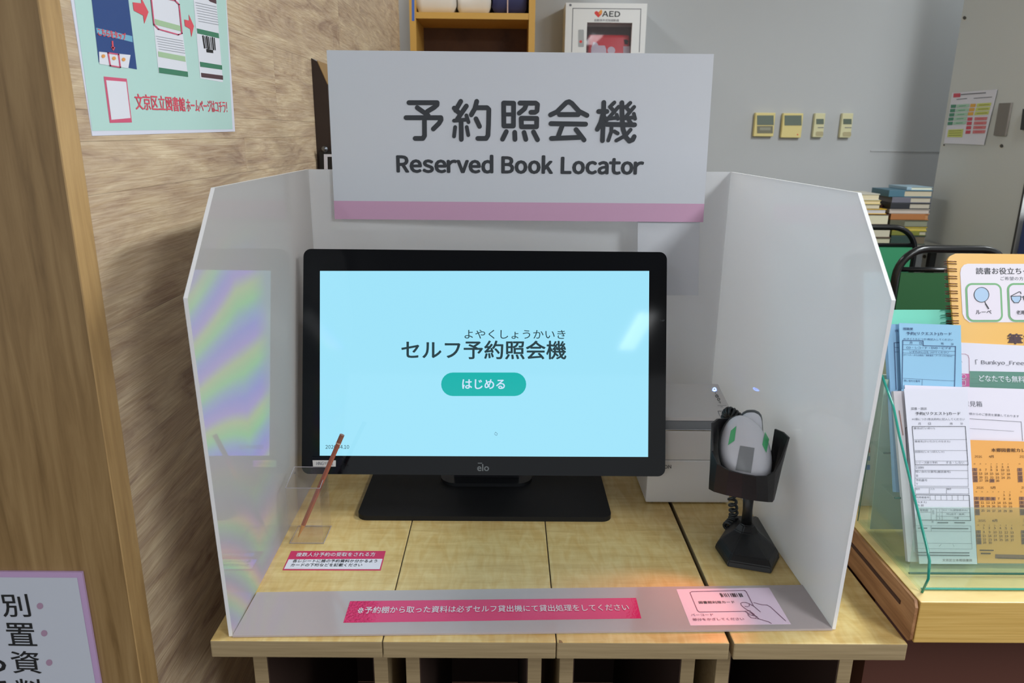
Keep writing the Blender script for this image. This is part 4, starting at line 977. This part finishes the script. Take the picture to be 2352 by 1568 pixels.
# tier 1: white request cards
A1 = LP(.836, .785)
def card(name, label, cat, pl, top, bottom, mat, thick=.0008, group=None):
    """top: (left px, right px) of the top edge, bottom z: sheet stands on its tray"""
    a, b = pl.loc(*top[0]), pl.loc(*top[1]); zb = (bottom-pl.p0.z)/pl.uy.z
    c_, d_ = (pl.loc(*top[2])[0] if len(top) > 2 else a[0]), (pl.loc(*top[3])[0] if len(top) > 3 else b[0])
    return sheet(name, label, cat, pl, [a, b, (d_, zb), (c_, zb)], mat, thick, group, local=True)
CW = pbr('card_white', (218, 218, 232), .6); CBL = pbr('card_blue', (140, 190, 222), .6)
cA, cB, c6 = (2050, 870, 7.79), (2060, 1060, 5.81), (1900, 700, 5.2035)
B1 = LP(.836, .785, ln, -.004)
t = card('request_card_stack', 'stack of white request cards behind the front white card', 'cards', B1, [(2052, 898), (2200, 896), (2086, 1298), (2230, 1298)], .785, pbr('card_stack_side', (196, 190, 196), .7), .006)
P = Print(B1, t, .0004, cA)
P.line([(192, 225), (225, 480), (275, 1000), (330, 1560)], 3, INKGREY); P.line([(228, 875), (270, 1560)], 9, INK); P.line([(228, 875), (275, 868)], 9, INK); P.line([(118, 570), (185, 1000)], 14, pbr('edge_brown', (150, 110, 100), .7)); P.done()
t = card('request_card', 'white book request card form, frontmost in the lower tier', 'card', A1, [(2076.5, 893), (2222, 893), (2112, 1298), (2245, 1300)], .785, CW)
P = Print(A1, t, .0003, cA)
P.text('図書・雑誌', (335, 555), (613, 555), 48, INKGREY); P.text('予約(リクエスト)カード', (410, 655), (1215, 655), 66, INK, bold=.006)
P.text('※1冊につき1枚太枠内に記入してください', (350, 740), (1290, 742), 44, INKGREY)
for s_, x in (('月', 460), ('日', 640), ('時', 1030), ('分', 1215)): P.text(s_, (x, 820), (x+45, 820), 42, INKGREY)
P.line([(350, 850), (1300, 850), (1348, 1535), (402, 1535)], 9, INK, closed=True)
for a, b in (((385, 1085), (1325, 1085)), ((395, 1278), (1335, 1280)), ((405, 1465), (1340, 1468))): P.line([a, b], 4, INK)
P.text('書名(だいめい)', (378, 905), (755, 905), 42, INKGREY); P.text('著者名(かいたひとのなまえ)', (396, 1140), (1028, 1140), 42, INKGREY); P.text('出版社(しゅっぱんしゃ)', (402, 1325), (925, 1325), 42, INKGREY)
P.text('シリーズ順で予約', (412, 1515), (802, 1515), 40, INKGREY); P.text('する・しない', (955, 1515), (1280, 1515), 40, INKGREY)
P.crop(*cB)
P.text('ISBN', (248, 92), (356, 92), 30, INKGREY); P.text('問い合わせ番号(書誌番号)', (247, 150), (715, 152), 32, INKGREY); P.text('B', (257, 200), (282, 200), 28, INKGREY); P.text('予約番号', (252, 262), (405, 262), 32, INKGREY); P.text('Y', (256, 308), (280, 308), 28, INKGREY)
P.line([(240, 40), (240, 325), (952, 330), (943, 45)], 3.5, INK); P.line([(240, 112), (946, 118)], 3.5, INK); P.line([(240, 218), (950, 225)], 3.5, INK)
P.line([(242, 345), (956, 350), (961, 428), (242, 425)], 3.5, INK, closed=True); P.line([(432, 347), (433, 426)], 3, INK); P.line([(660, 348), (661, 427)], 3, INK)
for s_, x in (('受付', 250), ('入力', 445), ('確認', 667)): P.text(s_, (x, 376), (x+56, 376), 24, INKGREY)
P.line([(248, 441), (962, 446), (982, 785), (300, 777)], 7, INK); P.line([(248, 441), (255, 640)], 7, INK); P.line([(255, 510), (962, 515)], 3, INK)
for x in (440, 510, 587, 663, 735, 812, 887): P.line([(x, 452), (x+2, 512)], 3, INK)
P.text('利用者番号', (256, 488), (430, 490), 28, INKGREY); P.text('(なまえ)', (262, 555), (395, 555), 30, INKGREY); P.text('名 前', (268, 595), (358, 595), 28, INKGREY)
P.line([(265, 625), (972, 630)], 3, INK); P.text('受取館', (305, 660), (416, 662), 30, INKGREY); P.line([(310, 672), (448, 673)], 3, INK); P.line([(455, 628), (457, 775)], 3, INK); P.line([(527, 628), (528, 778)], 3, INK); P.line([(602, 630), (603, 780)], 3, INK)
P.text('連絡方法', (474, 700), (500, 700), 60, INKGREY)
for k, s_ in enumerate('123'): P.text(s_, (560, 662+k*52), (575, 662+k*52), 26, INKGREY); P.line([(530, 675+k*52), (976, 680+k*52)], 3, INK)
P.text('Eメール(登録者のみ)', (620, 662), (940, 665), 30, INKGREY); P.text('TEL(自宅・携帯)', (655, 712), (905, 716), 28, INKGREY); P.text('不要', (762, 762), (825, 764), 26, INKGREY)
P.text('可', (462, 815), (490, 815), 24, INKGREY); P.line([(545, 812), (675, 812)], 14, INKGREY); P.line([(770, 812), (900, 814)], 14, INKGREY)
P.line([(240, 852), (985, 857), (1000, 1165), (245, 1157)], 3, INKGREY, closed=True); P.line([(240, 925), (990, 932)], 3, INKGREY); P.line([(245, 1085), (998, 1090)], 3, INKGREY); P.line([(455, 855), (457, 925)], 3, INKGREY)
P.line([(470, 888), (945, 892)], 14, INKGREY); P.line([(285, 885), (395, 886)], 14, INKGREY); P.line([(560, 1130), (590, 1100)], 3, INKGREY); P.line([(745, 1100), (760, 1130)], 3, INKGREY)
P.line([(272, 1210), (958, 1215)], 14, INKGREY); P.line([(275, 1245), (960, 1250)], 14, INKGREY)
P.text('文京区立本郷図書館', (605, 1330), (1003, 1332), 36, INK); P.done()
# opinion sheet + calendar
O1_ = LP(.836, .785, ln, -.008)
t = card('opinion_form', 'white opinion box form beside the request card in the lower tier', 'form', O1_, [(2078, 884), (2440, 896), (2105, 1296), (2440, 1296)], .785, pbr('form_white', (222, 218, 232), .55))
P = Print(O1_, t, .0003, cA)
P.text('ご意見箱', (1165, 492), (1605, 498), 100, INKGREY); P.text('皆様からのご意見を募集しております', (1320, 640), (2262, 690), 44, INKGREY)
P.line([(1380, 712), (2300, 768), (2325, 1100)], 6, INK); P.line([(1380, 885), (2165, 936)], 4, INK); P.done()
O2_ = LP(.836, .785, ln, -.002)
t = card('library_calendar', 'orange opening-days calendar leaflet in the lower tier', 'calendar', O2_, [(2228, 1010), (2440, 1016), (2246, 1300), (2440, 1300)], .785, pbr('calendar_orange', (232, 164, 78), .55))
P = Print(O2_, t, .0003, cA)
CI = pbr('calendar_ink', (84, 52, 30), .6); CD = pbr('calendar_block', (136, 96, 76), .6)
P.text('本郷図書館カレンダー', (1768, 1305), (2640, 1312), 68, CI, bold=.012)
P.crop(*cB)
colx = [1040, 1115, 1190, 1262, 1337, 1412, 1487]
months = [('2026', '4月', 10-75, [65, 107, 158, 208, 250], 3, 30, {5, 12, 19, 26, 29}), ('2026', '5月', 350, [437, 490, 545, 595, 652, 690], 5, 31, {3, 4, 5, 6, 10, 17, 24, 31}), ('2026', '6月', 788, [882, 937, 988, 1038, 1078], 1, 30, {7, 14, 21, 28})]
for col_off, first in ((0, True), (600, False)):
    for yy, mo, yh, rows_, wd, nd, hol in months:
        if not first: mo = {'4月': '7月', '5月': '8月', '6月': '9月'}[mo]; wd, nd = {'7月': (3, 31), '8月': (6, 31), '9月': (2, 30)}[mo]; hol = {d for d in range(1, nd+1) if (wd+d-1) % 7 == 0}
        sk = (yh-10)*.055
        P.text(yy, (1042+col_off+sk, yh+10), (1138+col_off+sk, yh+12), 30, CI); P.text(mo, (1232+col_off+sk, yh+12), (1294+col_off+sk, yh+13), 34, CI, bold=.01)
        for c_ in range(7): P.text('日月火水木金土'[c_], (colx[c_]-9+col_off+sk, rows_[0]-36+8), (colx[c_]+9+col_off+sk, rows_[0]-36+8), 16, CI)
        for d_ in range(1, nd+1):
            k = wd+d_-1; r_, c_ = k//7, k % 7
            if r_ >= len(rows_): continue
            x = colx[c_]+col_off+sk+(rows_[r_]-rows_[0])*.06; y = rows_[r_]+c_*1.2+13
            if x > 1760: continue
            if d_ in hol: P.rect(x-32, y-36, x+32, y+10, CD, 'closed_day_blocks', 0)
            wd_ = 9 if d_ < 10 else 21
            P.text(str(d_), (x-wd_, y), (x+wd_, y), 29, CI, bold=.012)
P.line([(1110, 1180), (1280, 1182)], 16, CI); P.line([(1125, 1222), (1240, 1224)], 18, CI); P.line([(1340, 1262), (1800, 1272)], 56, CD, 'closed_day_blocks', 0); P.line([(1345, 1284), (1790, 1296)], 12, CI)
P.done()
# tier 2: blue cards, wi-fi leaflet
A2 = LP(.881, .861); B2 = LP(.881, .861, ln, -.005)
t = card('request_card_stack', 'stack of light blue request cards, offset behind the front blue card', 'cards', B2, [(2036.5, 744), (2180, 745), (2049, 1000), (2190, 1000)], .861, pbr('blue_stack_side', (126, 170, 206), .65), .008)
P = Print(B2, t, .0004, c6)
P.text('視', (805, 325), (850, 325), 30, INKNAVY); P.line([(905, 448), (800, 452), (822, 1010)], 7, INKNAVY); P.line([(803, 508), (850, 510)], 4, INKNAVY); P.line([(805, 562), (850, 564)], 4, INKNAVY); P.done()
t = card('request_card', 'light blue audiovisual request card, frontmost in the middle tier', 'card', A2, [(2065, 741.5), (2207, 746.5), (2070, 1000), (2204, 1000)], .861, CBL)
P = Print(A2, t, .0003, c6)
P.text('視聴覚', (905, 302), (1025, 304), 32, INKNAVY, bold=.006); P.text('予約(リクエスト)カード', (945, 365), (1487, 372), 44, INKNAVY, bold=.008); P.text('※1タイトルにつき1枚記入してください', (910, 418), (1500, 430), 26, INKNAVY)
P.line([(893, 1005), (902, 424), (1144, 430), (1147, 487), (1532, 497), (1520, 1000)], 8, INKNAVY)
for s_, x, y in (('月', 985, 468), ('日', 1103, 472), ('時', 1362, 478), ('分', 1480, 484)): P.text(s_, (x, y), (x+30, y), 30, INKNAVY)
for a, b in (((902, 475), (1146, 480)), ((905, 533), (1528, 556)), ((905, 573), (1526, 601)), ((902, 877), (1520, 910))): P.line([a, b], 3, INKNAVY)
P.text('CD・レコード・DVD・ビデオ', (945, 524), (1480, 532), 30, INKNAVY); P.text('いずれかに○をつけてください', (985, 572), (1452, 584), 26, INKNAVY); P.text('(タイトル・または曲名)・演奏者名・アーティスト名など', (908, 610), (1500, 626), 24, INKNAVY)
P.text('問い合わせ番号', (918, 918), (1108, 925), 26, INKNAVY); P.line([(1135, 890), (1132, 960)], 3, INKNAVY); P.done()
W2 = LP(.881, .861, ln, -.012)
t = card('wifi_leaflet', 'white free wi-fi leaflet with green band in the middle tier', 'leaflet', W2, [(2160, 784), (2460, 799), (2170, 1000), (2460, 1000)], .861, pbr('leaflet_white', (216, 214, 228), .5))
P = Print(W2, t, .0003, c6)
P.text('「', (1772, 712), (1800, 712), 58, INKGREY); P.text('Bunkyo_Free', (1842, 722), (2352, 732), 62, INKGREY, bold=.006); P.text('Wi-Fi 」', (2400, 735), (2680, 740), 60, INKGREY)
P.poly([(1700, 790), (2900, 812), (2900, 1050), (1700, 1050)], pbr('band_green', (74, 128, 112), .5), 'green_band', 0)
P.text('どなたでも無料で', (1815, 915), (2435, 930), 76, PAPER, bold=.01, layer=1)
P.line([(1560, 584), (1650, 588), (1682, 605), (1694, 640), (1700, 900)], 5, pbr('line_rose', (170, 110, 130), .5)); P.poly([(1540, 820), (1700, 822), (1700, 975), (1540, 975)], pbr('tab_magenta', (188, 70, 138), .5), 'magenta_tab', 0)
P.circle((1628, 858), 27, PAPER, 'lettering', 1, 16, ring=6); P.line([(1600, 905), (1650, 905), (1650, 960), (1600, 960)], 5, PAPER, 'lettering'); P.text('へ', (1590, 690), (1612, 690), 30, INK); P.done()
# tier 3: turquoise folder and ring-bound booklet
A3 = LP(.931, .905, 22); Y3 = LP(.921, .905, 22)
TQ = pbr('folder_turquoise', (92, 200, 172), .45)
a, b = A3.loc(2040, 711), A3.loc(2240, 711); zb = 0.0
t = sheet('folder', 'turquoise plastic folder standing behind the blue cards', 'folder', A3, [(a[0], zb), (b[0], zb), (b[0], b[1]), (a[0]+.004, a[1]), (a[0], a[1]-.004)], TQ, .0015, local=True)
tag(obj('backing_sheet', prism([(.5165, .9265, CT+.0045), (.62, .9265, CT+.0045), (.62, .949, .998), (.5165, .949, .998)], (0, .0012, 0)), pbr('sheet_sage', (164, 190, 172), .6)), 'sage green sheet standing at the very back of the leaflet rack, left side', 'sheet')
pb_ = None
YC = pbr('cover_yellow', (232, 178, 80), .4)
cF, cG = (2100, 560, 9.333), (2130, 728, 10.59)
L_ = [Y3.loc(*cpx(cF, p)) for p in ((720, 330), (755, 270), (810, 240), (885, 205), (1000, 205))]
xr_ = .80; zb = .0
bot_l = Y3.loc(2203, 790)[0]-.0
t = sheet('ring_booklet', 'yellow ring-bound communication board booklet with reading aid pictures, in the rear tier', 'booklet', Y3, [(bot_l-.002, zb)] + L_ + [(xr_, L_[-1][1]), (xr_, zb)], YC, .003, local=True)
P = Print(Y3, t, .0004, cF)
WP = pbr('cover_panel_white', (224, 218, 228), .45); GB = pbr('frame_green', (106, 168, 112), .45)
P.poly([(980, 620), (1000, 520), (1060, 450), (1140, 425), (3500, 430), (3500, 1680), (1180, 1680), (1075, 1600), (1030, 1500)], WP, 'white_panel', 0)
P.text('読書お役立ち', (1322, 650), (2290, 652), 140, INK, bold=.008); P.text('グッズ', (2330, 652), (2800, 655), 135, INK, bold=.008); P.text('ご希望の方', (1845, 780), (2335, 782), 78, INKGREY)
for x0 in (0, 895):
    for grow, mt_, lay in ((0, GB, 1), (-42, pbr('icon_panel', (222, 214, 228), .45), 2)):
        P.poly([(a+x0+(b-840)*.045, b) for a, b in rrect(1080-grow, 840-grow, 1862+grow, 1672+grow, 150+grow)], mt_, 'icon_frame', lay)
P.circle((1430, 1092), 158, pbr('lens_blue', (160, 190, 222), .4), 'magnifier_icon', 3, 28); P.circle((1430, 1092), 158, INK, 'magnifier_icon', 4, 28, ring=11); P.line([(1500, 1245), (1525, 1300)], 16, INK, 'magnifier_icon', 4); P.line([(1525, 1300), (1578, 1385)], 26, INK, 'magnifier_icon', 4)
P.text('ルーペ', (1310, 1505), (1645, 1505), 85, INK, bold=.004, layer=4)
LB = pbr('lens_blue', (160, 190, 222), .4)
for ox in (0, 260):
    gl = [(2062+ox, 1125), (2270+ox, 1120), (2270+ox, 1190), (2220+ox, 1262), (2130+ox, 1262), (2080+ox, 1200)]
    P.poly(gl, LB, 'glasses_icon', 3); P.line(gl, 13, INK, 'glasses_icon', 4, closed=True)
P.line([(2060, 1120), (2230, 1030), (2265, 1035), (2275, 1070)], 15, INK, 'glasses_icon', 4); P.line([(2270, 1140), (2320, 1140)], 13, INK, 'glasses_icon', 4)
P.text('老眼鏡', (2178, 1515), (2490, 1515), 90, INK, bold=.004, layer=4)
P.crop(*cG); P.text('筆談', (1955, 650), (2720, 670), 250, pbr('title_maroon', (58, 22, 40), .5), bold=.035, layer=1)
P.done()
RG = pbr('ring_bronze', (92, 48, 30), .3, .5)
for k in range(9):
    u, v = 2100+(800+k*6)/9.333, 560+(430+k*158.5)/9.333
    c_ = Y3.loc(u, v); rr_ = .0052; pts = []
    for i in range(17):
        a = math.pi*2*i/16; pts.append(Y3.w(c_[0]-.001+rr_*1.6*math.cos(a), c_[1], -.0015+rr_*.9*math.sin(a)))
    bm = tube(pts[:-1], .0006, 6, closed=True); tube([p+Y3.uy*.0032 for p in pts[:-1]], .0006, 6, closed=True, bm=bm)
    obj('binding_ring', bm, RG, t, smooth=True)
# things on the counter behind the rack
pbk = Plane((0, 1.10, 1), (0, -1, 0))
t = thing('leaflet_box', 'low white box with green printed leaflet standing behind the acrylic rack', 'box', (.67, 1.15, CT))
zt_ = pbk.hit(2025, 768).z; xa = .585
obj('box_body', box(xa, .80, 1.10, 1.20, CT+.0004, zt_, .001), pbr('box_offwhite', (186, 196, 186), .5), t)
P = Print(pbk, t, .0012)
P.rect(2030, 772, 2100, 800, pbr('leaf_green', (40, 134, 84), .5), 'printed_block'); 
for k in range(5): P.line([(2008, 775+k*5), (2030, 775+k*5)], 1.3, pbr('leaf_dots', (110, 130, 110), .5))
P.done()
obj('box_rim', box(xa-.001, .801, 1.098, 1.102, zt_, zt_+.006), pbr('rim_white', (236, 236, 232), .4), t)
pfl = Plane((.5, 1.0, .9), (0, -1, 0))
t = thing('flyer_holder', 'narrow flyer with coloured square icons behind the left side of the rack', 'flyer', (.56, 1.03, CT))
obj('flyer_sheet', box(.5165, .60, 1.002, 1.006, CT+.0004, ony(2000, 862, 1.0).z), pbr('flyer_grey', (176, 184, 178), .55), t)
P = Print(pfl, t, -.0016, (1940, 820, 7.127))
for y0, y1, c_ in ((900, 1085, (140, 70, 86)), (1200, 1300, (34, 56, 70)), (1350, 1440, (120, 66, 60)), (1480, 1570, (176, 76, 66)), (1625, 1700, (90, 130, 170)), (1770, 1850, (60, 110, 180))): P.rect(300, y0, 425, y1, pbr('icon_%d_%d_%d' % c_, c_, .5), 'icon_square')
P.done()
